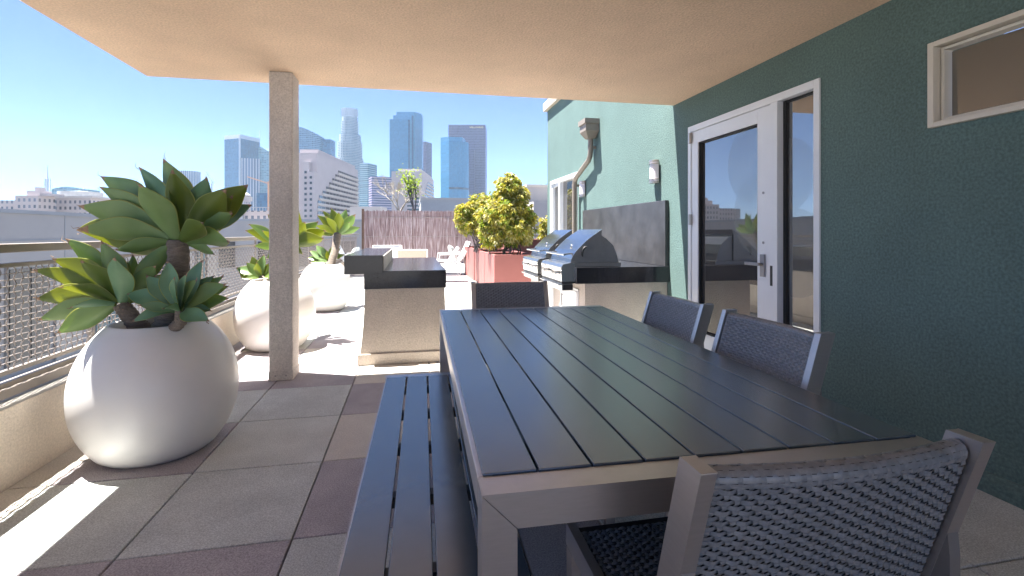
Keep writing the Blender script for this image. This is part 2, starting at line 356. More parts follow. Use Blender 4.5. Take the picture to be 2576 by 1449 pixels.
def disc(mb, x, y, z, r, n=48, ymin=None, ymax=None):
    v = []
    for i in range(n):
        a = 2 * math.pi * i / n; yy = y + r * math.cos(a)
        if ymin is not None: yy = max(yy, ymin)
        if ymax is not None: yy = min(yy, ymax)
        v.append((x, yy, z + r * math.sin(a)))
    mb.add(v, [list(range(n))[::-1]])
for (y, z, r) in ((3.42, 1.76, .33), (3.33, 1.34, .34)):
    mb = MB(); disc(mb, WX + .034, y, z, r, ymin=lf0 + .15, ymax=lf1 - .11); P(mb).build('frosted_circle', M['decal'], door)
for (y, z, r) in ((3.1, 1.62, .27), (3.02, 1.05, .32)):
    mb = MB(); disc(mb, WX + .054, y, z, r, ymin=DY0 + .06, ymax=ML - .035); P(mb).build('frosted_circle', M['decal'], door)
# far sliding glass door
d2 = empty('sliding_door', (0, 0, 0)); d2.parent = bld; d2['label'] = 'far white framed glass door behind the barbecues'
mb = MB(); frame(mb, GY0, GY1, 0, GZ, .06, wt=.07); mb.box(fx0, fx1, 8.50, 8.58, .06, GZ - .07); P(mb).build('door_frame', M['whiteframe'], d2, .003)
mb = MB(); frame(mb, 8.585, GY1 - .065, .06, GZ - .075, .05, x0=WX + .01, x1=WX + .06); P(mb).build('sash', M['whiteframe'], d2)
mb = MB(); mb.box(WX + .06, WX + .07, GY0 + .06, GY1 - .06, .06, GZ - .07); P(mb).build('door_glass', M['glass'], d2)
# upper window
uw = empty('high_window', (0, 0, 0)); uw.parent = bld; uw['label'] = 'small high window with a cream frame'
mb = MB(); frame(mb, UY0, UY1, UZ0, UZ1, .03, x0=WX - .03, x1=WX + .07, wt=.026, wb=.026); P(mb).build('window_frame', M['creamframe'], uw, .003)
mb = MB(); frame(mb, UY0 + .036, UY1 - .036, UZ0 + .031, UZ1 - .031, .015, x0=WX + .012, x1=WX + .07); P(mb).build('sash', M['creamframe'], uw, .002)
mb = MB(); mb.box(WX + .05, WX + .06, UY0 + .06, UY1 - .06, UZ0 + .055, UZ1 - .055); P(mb).build('window_glass', M['glass_w'], uw)

# ---- parapet
par = empty('parapet_wall', (-2.0, 8, 0), label='low beige stucco parapet wall under the terrace railing', cat='parapet wall')
mb = MB(); mb.box(-2.16, -1.856, -3, 19.3, -.4, .375); shift(mb, (-2.0, 8, 0)).build('wall', M['parapet'], par, .004)
mb = MB(); mb.box(-2.17, -1.853, -3, 19.3, .376, .392); shift(mb, (-2.0, 8, 0)).build('cap_flashing', M['capmetal'], par, .003)
# ---- railing
RX = -1.98
rail = empty('terrace_railing', (RX, 8, .392), label='brown metal railing with woven wire mesh along the terrace edge', cat='railing')
def RS(mb): return shift(mb, (RX, 8, .392))
mb = MB(); mb.box(RX - .03, RX + .03, -3, 19.2, 1.098, 1.142); RS(mb).build('top_rail', M['rail'], rail, .004)
mb = MB(); mb.box(RX - .014, RX + .014, -3, 19.2, 1.024, 1.046); RS(mb).build('mesh_top_bar', M['rail'], rail, .002)
mb = MB(); mb.box(RX - .014, RX + .014, -3, 19.2, .492, .514); RS(mb).build('mesh_bottom_bar', M['rail'], rail, .002)
mb = MB(); mb.box(RX + .05, RX + .07, -3, 19.2, .398, .445); mb.box(RX - .02, RX + .02, -3, 19.2, .430, .458); RS(mb).build('bottom_rail', M['rail'], rail, .002)
posts = [3.58 + 1.66 * k for k in range(-4, 10)]
for y in posts:
    mb = MB(); mb.box(RX - .028, RX - .016, y - .026, y + .026, .393, 1.097); mb.box(RX - .04, RX + .04, y - .05, y + .05, .392, .4); RS(mb).build('post', M['rail'], rail, .002)
def wire(mb, a, b, axis_n, amp, n, r, ph):
    a = Vector(a); b = Vector(b); pts = []
    for i in range(n + 1):
        t = i / n; pts.append(a.lerp(b, t) + Vector(axis_n) * amp * math.sin(math.pi * (i + ph) / 1 + math.pi / 2))
    d = (b - a).normalized(); u = Vector((1, 0, 0)); w = d.cross(u)
    v = []
    for p in pts:
        for (i, j) in ((-1, -1), (1, -1), (1, 1), (-1, 1)): v.append(p + u * i * r + w * j * r)
    f = [(4 * i + j, 4 * i + (j + 1) % 4, 4 * i + 4 + (j + 1) % 4, 4 * i + 4 + j) for i in range(len(pts) - 1) for j in range(4)]
    mb.add(v, f, 0, True)
for y in posts[:-1]:
    mb = MB(); n = 34; ya, yb = y + .03, y + 1.66 - .03; st = (yb - ya) / n; zs_ = 16; hz = (1.024 - .514) / zs_
    for k in range(n + 1):
        yy = ya + k * st
        # crimped vertical wire: waves sideways (seen as a wavy line) and in/out
        pts = []; m_ = zs_ * 4
        for i in range(m_ + 1):
            z = .514 + (1.024 - .514) * i / m_; ph = math.pi * i / 4 + math.pi * k
            pts.append(Vector((RX + .004 * math.cos(ph), yy + .0045 * math.sin(ph * 1.0), z)))
        u = Vector((1, 0, 0)); w = Vector((0, 1, 0)); r = .0024; v = []
        for p in pts:
            for (i, j) in ((-1, -1), (1, -1), (1, 1), (-1, 1)): v.append(p + u * i * r + w * j * r)
        mb.add(v, [(4 * i + j, 4 * i + (j + 1) % 4, 4 * i + 4 + (j + 1) % 4, 4 * i + 4 + j) for i in range(len(pts) - 1) for j in range(4)], 0, True)
    for k in range(1, zs_):
        z = .514 + hz * k; wire(mb, (RX, ya, z), (RX, yb, z), (1, 0, 0), .004, n, .0024, k)
    RS(mb).build('mesh_panel', M['wire'], rail)

# ================================================================== PLANTS
def agave_leaf(base, tip, axis, width, arch=.12, cup=.28, tipdry=.0, spine=.0, matl='leaf', parent=None, org=None, twist=0):
    B = Vector(base); T = Vector(tip); L = (T - B).length; d = (T - B).normalized(); ax = Vector(axis).normalized()
    S = d.cross(ax)
    if S.length < .2: S = d.cross(Vector((1, .3, 0)))
    S.normalize(); N = S.cross(d).normalized()
    if twist: q = Matrix.Rotation(twist, 3, d); S = q @ S; N = q @ N
    cp = (B + T) / 2 + N * (arch * L * random.uniform(.7, 1.3)); n = 18; nw = 8; UL = (-1, -.94, -.62, -.3, 0, .3, .62, .94, 1)
    cpb = B.lerp(T, .35) - N * (-arch * L * .5)
    up = []; dn = []; wid = width * L
    jag = random.uniform(-1, 1) * .04
    for i in range(n + 1):
        t = i / n; c = (1 - t) ** 2 * B + 2 * t * (1 - t) * cp + t * t * T
        tg = ((cp - B) * (1 - t) + (T - cp) * t).normalized(); nn = S.cross(tg).normalized()
        c = c + S * (jag * L * math.sin(t * math.pi * 1.5))
        # width profile: narrow waist, broad past the middle, sharp point
        w = (.42 + .58 * math.sin(min(1, t / .58) * math.pi / 2) ** 1.4) if t < .58 else max(0.0, 1 - ((t - .58) / .42) ** 1.7) * (1 - .22 * (t - .58) / .42)
        w = max(w * wid * .57, .0012); th = max(.0006, .013 * L * (1 - t) ** 1.3 * 1.3 + .0015)
        for j in range(nw + 1):
            u = UL[j]; lift = cup * w * (abs(u) ** 1.7) * (1 - .35 * t) + random.uniform(-1, 1) * .0006
            e = c + S * (u * w) + nn * (lift + .02 * w * math.sin(7 * t + 3 * u)); up.append(e); dn.append(e - nn * th * (1 - abs(u) ** 2.2) - nn * .0004)
    k = nw + 1; f = []; mi = []
    mb = MB(); o = len(up)
    for i in range(n):
        tt = (i + .5) / n
        for j in range(nw):
            a = i * k + j; me = 1 if tt > 1 - tipdry else (2 if j in (0, nw - 1) and tt > .12 else 0)
            mb.m += [me, me]; mb.sm += [True, True]; mb.f += [[a, a + k, a + k + 1, a + 1], [o + a, o + a + 1, o + a + k + 1, o + a + k]]
        for (j, sgn) in ((0, 1), (nw, -1)):
            a = i * k + j; mb.f.append([a, o + a, o + a + k, a + k] if sgn > 0 else [a, a + k, o + a + k, o + a]); mb.m.append(1 if tt > 1 - tipdry else 2); mb.sm.append(True)
    mb.v = [tuple(v) for v in up + dn]
    if spine:
        e = T + (T - cp).normalized() * spine
        mb.tube([T - (T - cp).normalized() * .01, (T + e) / 2 + Vector((0, 0, -.2 * spine)), e + N * spine * .5], [.0022, .0014, .0004], 5, mi=1)
    if org is not None: shift(mb, org)
    return mb.build('leaf', [M[matl], M['leaftip'], M['leafrim']], parent)

def rosette(parent, org, cpx, cpy, d, tips, width, nback=6, Lb=.3, inner=4, mats=('leaf', 'leaf_b'), core=.03, axis=(0, 0, 1), seed=1):
    rr = random.Random(seed); c = W(cpx, cpy, d); maxL = 0
    right = Vector((CY, -SY, 0)); fwd = Vector((SY, CY, 0))
    for tp in tips:
        px, py, dd = tp[:3]; o = tp[3] if len(tp) > 3 else {}
        t = W(px, py, d + dd); dirn = (t - c).normalized(); maxL = max(maxL, (t - c).length)
        bp = c + Vector((dirn.x, dirn.y, dirn.z * .5)) * core
        kw = dict(width=width * rr.uniform(.92, 1.1), arch=rr.uniform(.05, .13), tipdry=.03, spine=.012, matl=rr.choice(mats)); kw.update(o)
        agave_leaf(bp, t, axis, parent=parent, org=org, **kw)
    for k in range(nback):
        a = math.pi * (k + .5) / nback + rr.uniform(-.15, .15); el = rr.uniform(.15, .9)
        dirn = (right * math.cos(a) + fwd * math.sin(a)) * math.cos(el) + Vector((0, 0, math.sin(el)))
        t = c + dirn * Lb * rr.uniform(.85, 1.1)
        agave_leaf(c + dirn * core, t, axis, width * rr.uniform(.9, 1.1), arch=.08, tipdry=.03, matl=rr.choice(mats), parent=parent, org=org)
    for k in range(inner):
        a = 2 * math.pi * k / inner + rr.uniform(-.3, .3); el = rr.uniform(1.05, 1.4)
        dirn = (right * math.cos(a) + fwd * math.sin(a)) * math.cos(el) + Vector((0, 0, math.sin(el)))
        agave_leaf(c + dirn * .01, c + dirn * Lb * rr.uniform(.6, .8), axis, width * .6, arch=.03, cup=.5, matl=rr.choice(mats), parent=parent, org=org)
    return c
def stem(parent, org, pts, rad):
    mb = MB(); P0 = [Vector(p) for p in pts]; out = []; rs = []; n = 26
    for i in range(n + 1):
        t = i / n * (len(P0) - 1); k = min(int(t), len(P0) - 2); f = t - k
        out.append(P0[k].lerp(P0[k + 1], f)); r0 = rad[k] * (1 - f) + rad[k + 1] * f; rs.append(r0 * (1 + .10 * (i % 2) + random.uniform(-.03, .03)))
    mb.tube(out, rs, 14); return shift(mb, org).build('stem', M['trunk'], parent)

def pot(loc, label):
    e = empty('round_planter', loc, label=label, cat='planter', group='round white planters along the railing')
    A, B_, zc = .39, .446, .34; prof = []
    for i in range(25):
        z = .0 + (.70) * i / 24; prof.append((A * math.sqrt(max(0, 1 - ((z - zc) / B_) ** 2)), z))
    prof = [(0, .0), (.22, .0)] + [(prof[0][0] - .008, .004)] + prof[1:]
    rt = prof[-1][0]; prof += [(rt - .004, .706), (rt - .014, .706), (rt - .018, .700), (rt - .005, .62)]
    MB().lathe(prof, 80).build('shell', M['pot'], e)
    mb = MB(); mb.lathe([(rt - .004, .618), (rt - .006, .6199), (.001, .632)], 40); mb.build('soil', M['soil'], e)
    return e
pot1, pot2, pot3 = (-1.38, 3.05, 0), (-1.40, 5.50, 0), (-1.32, 8.0, 0)
pot(pot1, 'nearest large round white planter, partly in shade under the overhang')
pot(pot2, 'middle round white planter, half hidden behind the beige column')
pot(pot3, 'farthest round white planter, sunlit beside the raised bar counter')

# plant 1
o1 = Vector((pot1[0], pot1[1], .63))
ag = empty('agave_plant', o1, label='largest agave with three broad rosettes, in the nearest round white planter', cat='agave', group='agaves in the round planters')
D = 2.70
tips = [(415, 396, .12, dict(spine=.045, tipdry=.06)), (346, 423, .10, dict(tipdry=.05, spine=.05)), (253, 442, .12, dict(spine=.05, arch=.02)), (248, 474, -.02, dict(tipdry=.05)),
        (347, 463, -.30, dict(width=.40, tipdry=.07, spine=.03)), (436, 428, -.14, dict(width=.36, tipdry=.06)), (197, 516, -.05, dict(matl='leaf')), (193, 572, -.16, dict(tipdry=.09, spine=.03, width=.34)),
        (197, 588, .15, dict(matl='leaf_y', arch=.02)), (518, 444, -.06, {}), (527, 462, .12, {}), (570, 478, -.10, dict(tipdry=.08, width=.36)), (584, 491, .02, dict(tipdry=.08, width=.3)),
        (581, 531, -.05, dict(matl='leaf')), (575, 606, -.12, dict(arch=.18)), (289, 626, -.14, dict(arch=-.06, width=.34)), (318, 730, -.10, dict(arch=.28, width=.3)), (540, 640, .0, dict(arch=.1)),
        (380, 660, .2, dict(arch=.1)), (470, 470, .15, {}), (640 - 130, 560, -.22, {}), (300, 510, .1, {})]
AB = (SY*.9, CY*.9, .5); AF = (-SY*.8, -CY*.8, .6)
c1 = rosette(ag, o1, 448, 608, D, tips, .33, nback=9, Lb=.45, inner=5, mats=('leaf', 'leaf_b', 'leaf', 'leaf', 'leaf_y'), core=.045, axis=AB, seed=2)
D2 = 2.62
tips = [(162, 606, .06, dict(matl='leaf', spine=.04)), (131, 645, -.02, dict(matl='leaf_y')), (81, 684, .0, dict(matl='leaf_y', width=.28)), (87, 748, -.06, dict(matl='leaf_y', tipdry=.05)),
        (150, 722, -.22, dict(matl='leaf_y', width=.42, arch=.16)), (207, 655, -.16, dict(matl='leaf_y', width=.46)), (256, 606, -.02, dict(width=.40)), (290, 650, -.20, dict(width=.36, matl='leaf_b', tipdry=.05)),
        (391, 669, -.04, dict(arch=.2)), (91, 800, -.02, dict(matl='leaf', width=.26)), (142, 838, -.08, dict(matl='leaf')), (250, 640, .1, dict(matl='leaf_y')), (330, 640, .1, {}), (175, 775, -.2, dict(matl='leaf_b'))]
c2 = rosette(ag, o1, 303, 764, D2, tips, .36, nback=5, Lb=.30, inner=4, mats=('leaf', 'leaf_y'), core=.03, axis=AB, seed=5)
D3 = 2.56
tips = [(322, 735, .02, dict(matl='leaf_b')), (370, 692, .03, dict(width=.34)), (419, 658, .05, {}), (333, 806, -.10, dict(arch=.16)), (523, 812, -.12, dict(arch=.2)), (575, 754, .0, dict(matl='leaf', tipdry=.06)),
        (561, 692, .04, dict(matl='leaf')), (512, 655, .03, {}), (531, 782, -.05, {}), (569, 712, -.04, dict(matl='leaf')), (411, 776, -.18, dict(arch=.15)), (470, 690, -.12, {}), (440, 700, -.14, {}), (350, 768, -.1, {}), (495, 700, -.12, {})]
c3 = rosette(ag, o1, 455, 780, D3, tips, .34, nback=5, Lb=.24, inner=4, mats=('leaf_b', 'leaf_b', 'leaf'), core=.025, axis=AF, seed=8)
root = Vector((pot1[0] + .02, pot1[1] - .03, .62))
stem(ag, o1, [root, (root + c1) / 2 + Vector((.05, 0, -.02)), c1 + Vector((0, 0, .01))], [.062, .050, .052])
stem(ag, o1, [root + Vector((-.05, -.02, 0)), (root + c2) / 2 + Vector((-.01, 0, -.03)), c2], [.055, .045, .036])
stem(ag, o1, [root + Vector((.05, -.08, 0)), c3 + Vector((0, 0, -.06)), c3], [.032, .028, .026])
mb = MB(); q = W(440, 806, 2.60); mb.tube([(q.x, q.y, .63), (q.x, q.y, .72)], .022, 16)
o = mb.build('drip_pipe', M['black']); tag(o, 'short black irrigation pipe standing in the nearest white planter', 'pipe')

# plant 2
o2 = Vector((pot2[0], pot2[1], .63))
ag = empty('agave_plant', o2, label='sunlit agave in the middle white planter, its tall rosette crossing behind the column', cat='agave', group='agaves in the round planters')
D = 5.45; yl = ('leaf_y', 'leaf', 'leaf_y')
tips = [(624, 566, .0, dict(tipdry=.05, width=.3)), (617, 584, .15, {}), (671, 540, .1, dict(tipdry=.06)), (638, 620, -.1, dict(tipdry=.07, spine=.05)), (755, 530, -.1, {}), (800, 556, .1, {}), (821, 582, -.05, dict(tipdry=.05)),
        (812, 596, -.15, {}), (700, 520, .1, {}), (725, 505, .0, {}), (770, 560, -.2, {}), (762, 640, -.15, dict(arch=.2)), (670, 650, -.1, {}), (660, 580, -.2, {}), (785, 575, .2, {})]
c1 = rosette(ag, o2, 717, 622, D, tips, .32, nback=7, Lb=.40, inner=4, mats=yl, core=.04, axis=AB, seed=11)
D = 5.35
tips = [(632, 645, .0, {}), (596, 672, .0, {}), (663, 640, .0, dict(matl='leaf')), (606, 698, -.05, {}), (620, 660, -.1, dict(width=.4)), (645, 660, -.12, {}), (690, 660, 0, {}), (600, 686, .08, {}), (617, 700, -.1, {}), (700, 690, -.1, {})]
c2 = rosette(ag, o2, 658, 698, D, tips, .38, nback=4, Lb=.2, inner=3, mats=yl, core=.02, axis=AF, seed=12)
root = Vector((pot2[0] + .02, pot2[1], .62))
stem(ag, o2, [root, (root + c1) / 2 + Vector((.03, 0, 0)), c1], [.05, .042, .045]); stem(ag, o2, [root + Vector((-.08, -.03, 0)), c2], [.03, .028])
# plant 3
o3 = Vector((pot3[0], pot3[1], .63))
ag = empty('agave_plant', o3, label='smallest looking agave in the farthest white planter, left of the raised bar', cat='agave', group='agaves in the round planters')
D = 7.95
tips = [(811, 530, .1, {}), (831, 523, .0, {}), (870, 525, .1, {}), (895, 539, -.1, dict(tipdry=.1, matl='leaf')), (907, 573, .0, dict(arch=.02)), (798, 541, .1, {}), (793, 568, -.1, dict(arch=.18)), (853, 534, -.15, dict(width=.36)),
        (822, 545, -.2, dict(width=.34)), (880, 560, -.2, {}), (842, 528, .2, {}), (805, 590, .1, {})]
c1 = rosette(ag, o3, 849, 589, D, tips, .30, nback=6, Lb=.36, inner=4, mats=('leaf', 'leaf_y'), core=.04, axis=AB, seed=21)
D = 7.85
tips = [(796, 616, .05, dict(matl='leaf')), (778, 632, .0, {}), (774, 648, .0, {}), (780, 661, -.08, {}), (857, 624, .0, dict(matl='leaf')), (841, 614, .0, dict(matl='leaf')), (808, 620, .0, dict(matl='leaf')), (800, 648, -.15, {}), (822, 630, -.1, {}), (792, 662, -.1, {}), (862, 640, 0, {})]
c2 = rosette(ag, o3, 828, 657, D, tips, .30, nback=5, Lb=.25, inner=4, mats=('leaf', 'leaf_y'), core=.02, axis=AF, seed=22)
root = Vector((pot3[0] + .06, pot3[1], .62))
stem(ag, o3, [root, (root + c1) / 2 + Vector((.02, 0, 0)), c1], [.06, .055, .06]); stem(ag, o3, [root + Vector((-.05, -.03, 0)), c2], [.03, .028])

# ================================================================== TABLE, BENCH, CHAIRS
TR = R(-1.1)
tb = W(1210, 1194, .9245); tbx, tby = tb.x, tb.y
# table: local x 0..TWD, y -.065..TLN
table = empty('dining_table', (tbx - .008, tby - .065, 0), TR, label='large dark slatted dining table with brushed metal frame and legs', cat='dining table')
NP = 9; PW = .1105; TW = NP * PW + .016; TL = 1.965 + .13; TH = .74; E = .065
def ring(z0, z1, L_, Wd, e=E, side=.03):
    pass
for ya in (0, TL - E):
    mb = MB(); mb.prism([(0, TH - .004), (TW, TH - .004), (TW - .065, TH - .069), (.065, TH - .069)], ya, ya + E, 'y'); mb.build('end_rail', M['alu'], table, .003, 3)
    mb = MB(); mb.prism([(.0005, 0), (.0645, 0), (.0645, TH - .0705), (.0005, TH - .0065)], ya + .0005, ya + E - .0005, 'y'); mb.build('leg', M['alu'], table, .003, 3)
    mb = MB(); mb.prism([(TW - .0005, 0), (TW - .0645, 0), (TW - .0645, TH - .0705), (TW - .0005, TH - .0065)], ya + .0005, ya + E - .0005, 'y'); mb.build('leg', M['alu'], table, .003, 3)
for x in (0, TW - .03):
    mb = MB(); mb.box(x, x + .03, E + .0005, TL - E - .0005, TH - .064, TH - .0045); mb.build('side_rail', M['alu'], table, .003)
for k in range(NP):
    x = .008 + PW * k; mb = MB(); mb.box(x + .0025, x + PW - .0025, E + .003, TL - E - .003, TH - .018, TH); mb.build('plank', M['plank'], table, .002)
for k in range(5):
    y = E + .12 + (TL - 2 * E - .24) * k / 4; mb = MB(); mb.box(.031, TW - .031, y, y + .04, TH - .058, TH - .0185); mb.build('cross_bar', M['black'], table)
# bench
bp = W(968, 950, 2.52); BL = 1.58; BW = 4 * .1055 + .012
bx, by = bp.x, bp.y
bench = empty('slatted_bench', (bx + math.sin(TR) * 0, by - BL + .0, 0), TR, label='long dark slatted bench pushed against the left side of the dining table', cat='bench')
off = -(BL) * math.tan(-TR); BH = .45
bench.location.x = bx - BL * math.sin(-TR) * 1.0
mb = MB(); mb.box(0, BW, -.05, 0, BH - .05, BH - .003); mb.build('end_rail', M['alu'], bench, .003)
mb = MB(); mb.box(0, BW, BL, BL + .05, BH - .05, BH - .003); mb.build('end_rail', M['alu'], bench, .003)
for k in range(4):
    x = .006 + k * .1055; mb = MB(); mb.box(x + .004, x + .1015, .002, BL - .002, BH - .018, BH); mb.build('plank', M['plank'], bench, .002)
for k in range(5):
    y = .10 + (BL - .24) * k / 4; mb = MB(); mb.box(.01, BW - .01, y, y + .035, BH - .05, BH - .0185); mb.build('cross_bar', M['black'], bench)
for x in (.001, BW - .051):
    for y in (-.049, BL - .001):
        mb = MB(); mb.box(x, x + .05, y, y + .05, 0, BH - .0505); mb.build('leg', M['alu'], bench, .003)
for x in (0, BW - .02):
    mb = MB(); mb.box(x + .001, x + .019, .0005, BL - .0005, BH - .05, BH - .0185); mb.build('side_rail', M['alu'], bench)

# ---- woven chair (local: faces +y, back at y 0, x centred)
def weave(mb, S, nu, nv, ulen, wv, ww, amp, flat=None):
    """S(u,v)->(pos,normal,tu,tv); nu warp strands across u, nv weft rows along v"""
    # weft (horizontal) ribbons
    for j in range(nv):
        v = (j + .5) / nv; k = nu * 4; vs = []; fs = []
        for i in range(k + 1):
            u = i / k; ph = math.pi * (u * nu - .5) + math.pi * (j % 2) ; h = amp * math.cos(ph) * -1 * (.2 if flat and flat[0] < v < flat[1] else 1)
            p, n, tu, tv = S(u, v)
            bow = .12 * ww * math.cos(ph)
            for (s, l) in ((-1, -.25), (0, .25), (1, -.25)): vs.append(p + n * (h + l * .0016) + tv * (s * ww / 2 + 0))
        for i in range(k):
            a = 3 * i; fs += [(a, a + 3, a + 4, a + 1), (a + 1, a + 4, a + 5, a + 2)]
        mb.add(vs, fs, 0, True)
    for i in range(nu):
        u = (i + .5) / nu; k = nv * 2; vs = []; fs = []
        for j in range(k + 1):
            v = j / k; ph = math.pi * (v * nv - .5) + math.pi * (i % 2); h = amp * math.cos(ph) * 1.0 * (.2 if flat and flat[0] < v < flat[1] else 1)
            p, n, tu, tv = S(u, v)
            for (s, l) in ((-1, -.25), (0, .25), (1, -.25)): vs.append(p + n * (h + l * .0016) + tu * (s * wv / 2))
        for j in range(k):
            a = 3 * j; fs += [(a, a + 1, a + 4, a + 3), (a + 1, a + 2, a + 5, a + 4)]
        mb.add(vs, fs, 0, True)
def make_chair(label):
    e = empty('wicker_chair', (0, 0, 0), label=label, cat='chair', group='wicker chairs around the dining table')
    HW = .257; T = .025
    for s in (-1, 1):
        xo = s * HW; xi = s * (HW - T)
        mb = MB(); mb.prism([(0, .87), (.055, .87), (.20, .40), (.145, .40)], min(xo, xi), max(xo, xi), 'x'); mb.build('back_post', M['alu'], e, .002)
        mb = MB(); mb.prism([(.050, 0), (.083, 0), (.083, .60), (.10, .66), (.094, .70), (.055, .712), (.050, .66)], min(xo, xi) + .0015, max(xo, xi) - .0015, 'x'); mb.build('leg', M['alu_dark'], e, .002)
        mb = MB(); mb.prism([(.2, .40), (.2, .45), (.60, .455), (.60, .40)], min(xo, xi) + .001, max(xo, xi) - .001, 'x'); mb.build('seat_rail', M['alu'], e, .002)
        mb = MB(); mb.box(min(xo, xi), max(xo, xi), .555, .595, 0, .399); mb.build('leg', M['alu'], e, .002)
        mb = MB(); mb.box(min(xo, xi) + .003, max(xo, xi) - .003, .084, .554, .05, .075); mb.build('stretcher', M['alu'], e, .002)
    mb = MB(); mb.box(-HW + T, HW - T, .565, .59, .402, .445); mb.build('front_rail', M['black'], e, .004)
    mb = MB(); mb.box(-HW + T, HW - T, .15, .175, .402, .43); mb.build('rear_rail', M['black'], e, .002)
    # backrest: closed woven pad, profile in (y,z), bulging to the rear in the middle
    r = .017; ztop = .862 - r; zbot = .47; sl = .31
    def yc(z): return .029 + sl * (.87 - z)
    LB = (ztop - zbot) * math.hypot(1, sl); LA = math.pi * r; tot = 2 * LB + LA
    halfw = HW - T - .003
    dn = Vector((0, sl, -1)).normalized(); nrm = Vector((0, -1, -sl)).normalized()   # rear normal
    def S(u, v):
        x = -halfw + 2 * halfw * u; bulge = .024 * (1 - (2 * u - 1) ** 2); s = v * tot
        c0 = Vector((x, yc(ztop) - bulge, ztop)); tu = Vector((1, 0, 0))
        if s < LB: t = LB - s; return c0 + dn * t + nrm * r, nrm, tu, -dn
        if s < LB + LA:
            a = (s - LB) / r; n = nrm * math.cos(a) - dn * math.sin(a); return c0 + n * r, n, tu, (-nrm * math.sin(a) - dn * math.cos(a))
        t = s - LB - LA; return c0 + dn * t - nrm * r, -nrm, tu, dn
    mb = MB(); weave(mb, S, 27, int(tot / .0094), tot, .0094, .0086, .0025, (LB / tot - .01, (LB + LA) / tot + .01))
    core = []; fs = []
    nU = 12; prof_n = 20
    for i in range(nU + 1):
        for j in range(prof_n + 1):
            p, n, _, _ = S(i / nU, j / prof_n); core.append(p - n * .0045)
    for i in range(nU):
        for j in range(prof_n): a = i * (prof_n + 1) + j; fs.append((a, a + prof_n + 1, a + prof_n + 2, a + 1))
    mb.add(core, fs, 1, True)
    mb.build('backrest', [M['wicker'], M['black']], e)
    def S2(u, v):
        x = -halfw + 2 * halfw * u; y = .176 + (.565 - .176) * v; z = .447 - .012 * math.sin(math.pi * u) * math.sin(math.pi * v)
        return Vector((x, y, z)), Vector((0, 0, 1)), Vector((1, 0, 0)), Vector((0, 1, 0))
    mb = MB(); weave(mb, S2, 27, 40, .39, .0094, .0086, .0025)
    mb.box(-halfw, halfw, .18, .564, .420, .428, 1); mb.build('seat', [M['wicker'], M['black']], e)
    return e
ch = make_chair('nearest woven grey chair, back to the camera at the near end of the table'); ch.location = (.643, .60, 0); ch.rotation_euler.z = R(0)
for (x, y, rz, lab) in ((1.355, 1.608, R(90), 'woven grey chair on the right side of the table, the nearer of that pair'),
                        (1.355, 2.26, R(90), 'woven grey chair on the right side of the table, beside the door handle'),
                        (.64, 3.25, R(180), 'woven dark chair at the far end of the table, facing the camera')):
    c = copy_tree(ch); c.location = (x, y, 0); c.rotation_euler.z = rz; c['label'] = lab

# ================================================================== ISLAND
isl = empty('bar_island', (0, 4.6, 0), label='beige stucco bar island with black granite counter and raised bar top', cat='bar counter')
def IS(mb): return shift(mb, (0, 4.6, 0))
Yn, Yf = 4.62, 6.95
mb = MB(); prof = []
for i in range(9):   # the base flares gently toward its foot
    t = i / 8; z = .10 + (.68 - .10) * t; prof.append((.035 * (1 - t) ** 2, z))
n = len(prof)
vs = []
for f, z in prof:
    vs += [(-.425 - f, Yn - f, z), (.30 + f, Yn - f, z), (.30 + f, Yf, z), (-.425 - f, Yf, z)]
fs = [(4 * i + j, 4 * i + (j + 1) % 4, 4 * i + 4 + (j + 1) % 4, 4 * i + 4 + j) for i in range(n - 1) for j in range(4)]
mb.add(vs, fs, 0, False); IS(mb).build('base', M['stucco'], isl)
mb = MB(); mb.box(-.482, .355, Yn - .055, Yf + .02, .0, .10); IS(mb).build('plinth', M['stucco'], isl, .006)
mb = MB(); mb.box(-.43, .312, Yn - .01, Yf + .01, .681, .845); IS(mb).build('counter_top', M['granite_top'], isl, .003)
mb = MB(); mb.box(-.60, -.262, Yn - .025, 6.70, .82, .99); IS(mb).build('bar_top', M['granite_top'], isl, .003)
mb = MB(); mb.box(-.50, -.275, Yn + .02, 6.68, .8455, .985); IS(mb).build('bar_riser', M['stucco'], isl)
mb = MB(); mb.box(-.2615, -.255, Yn + .0, 6.69, .846, .982); IS(mb).build('bar_riser_face', M['stucco'], isl)

# ================================================================== GRILL COUNTER
gc = empty('grill_counter', (2.1, 5.6, 0), label='beige grill counter with thick black granite top and tall granite backsplash', cat='counter')
def GS(mb): return shift(mb, (2.1, 5.6, 0))
mb = MB(); mb.box(1.715, WX - .002, 4.70, 7.0, 0, .68); GS(mb).build('base', M['stucco'], gc, .004)
mb = MB(); mb.box(1.61, WX - .002, 4.655, 7.05, .6805, .845); GS(mb).build('counter_top', M['granite_top'], gc, .003)
mb = MB(); mb.box(WX - .045, WX - .003, 4.67, 7.19, .8455, 1.535); GS(mb).build('backsplash', M['splash'], gc, .003)
for y in (4.88, 5.80):
    mb = MB(); mb.box(1.705, 1.7145, y, y + .62, .10, .60); dr = GS(mb).build('cabinet_door', M['furn'], gc, .002)
    mb = MB(); mb.box(1.698, 1.7045, y + .03, y + .59, .13, .57); GS(mb).build('door_panel', M['furn'], dr, .002)
    mb = MB(); mb.tube([(1.68, y + .50, .36), (1.68, y + .50, .50)], .007, 8); mb.box(1.68, 1.70, y + .494, y + .506, .37, .38); mb.box(1.68, 1.70, y + .494, y + .506, .48, .49); GS(mb).build('handle', M['steel'], dr)
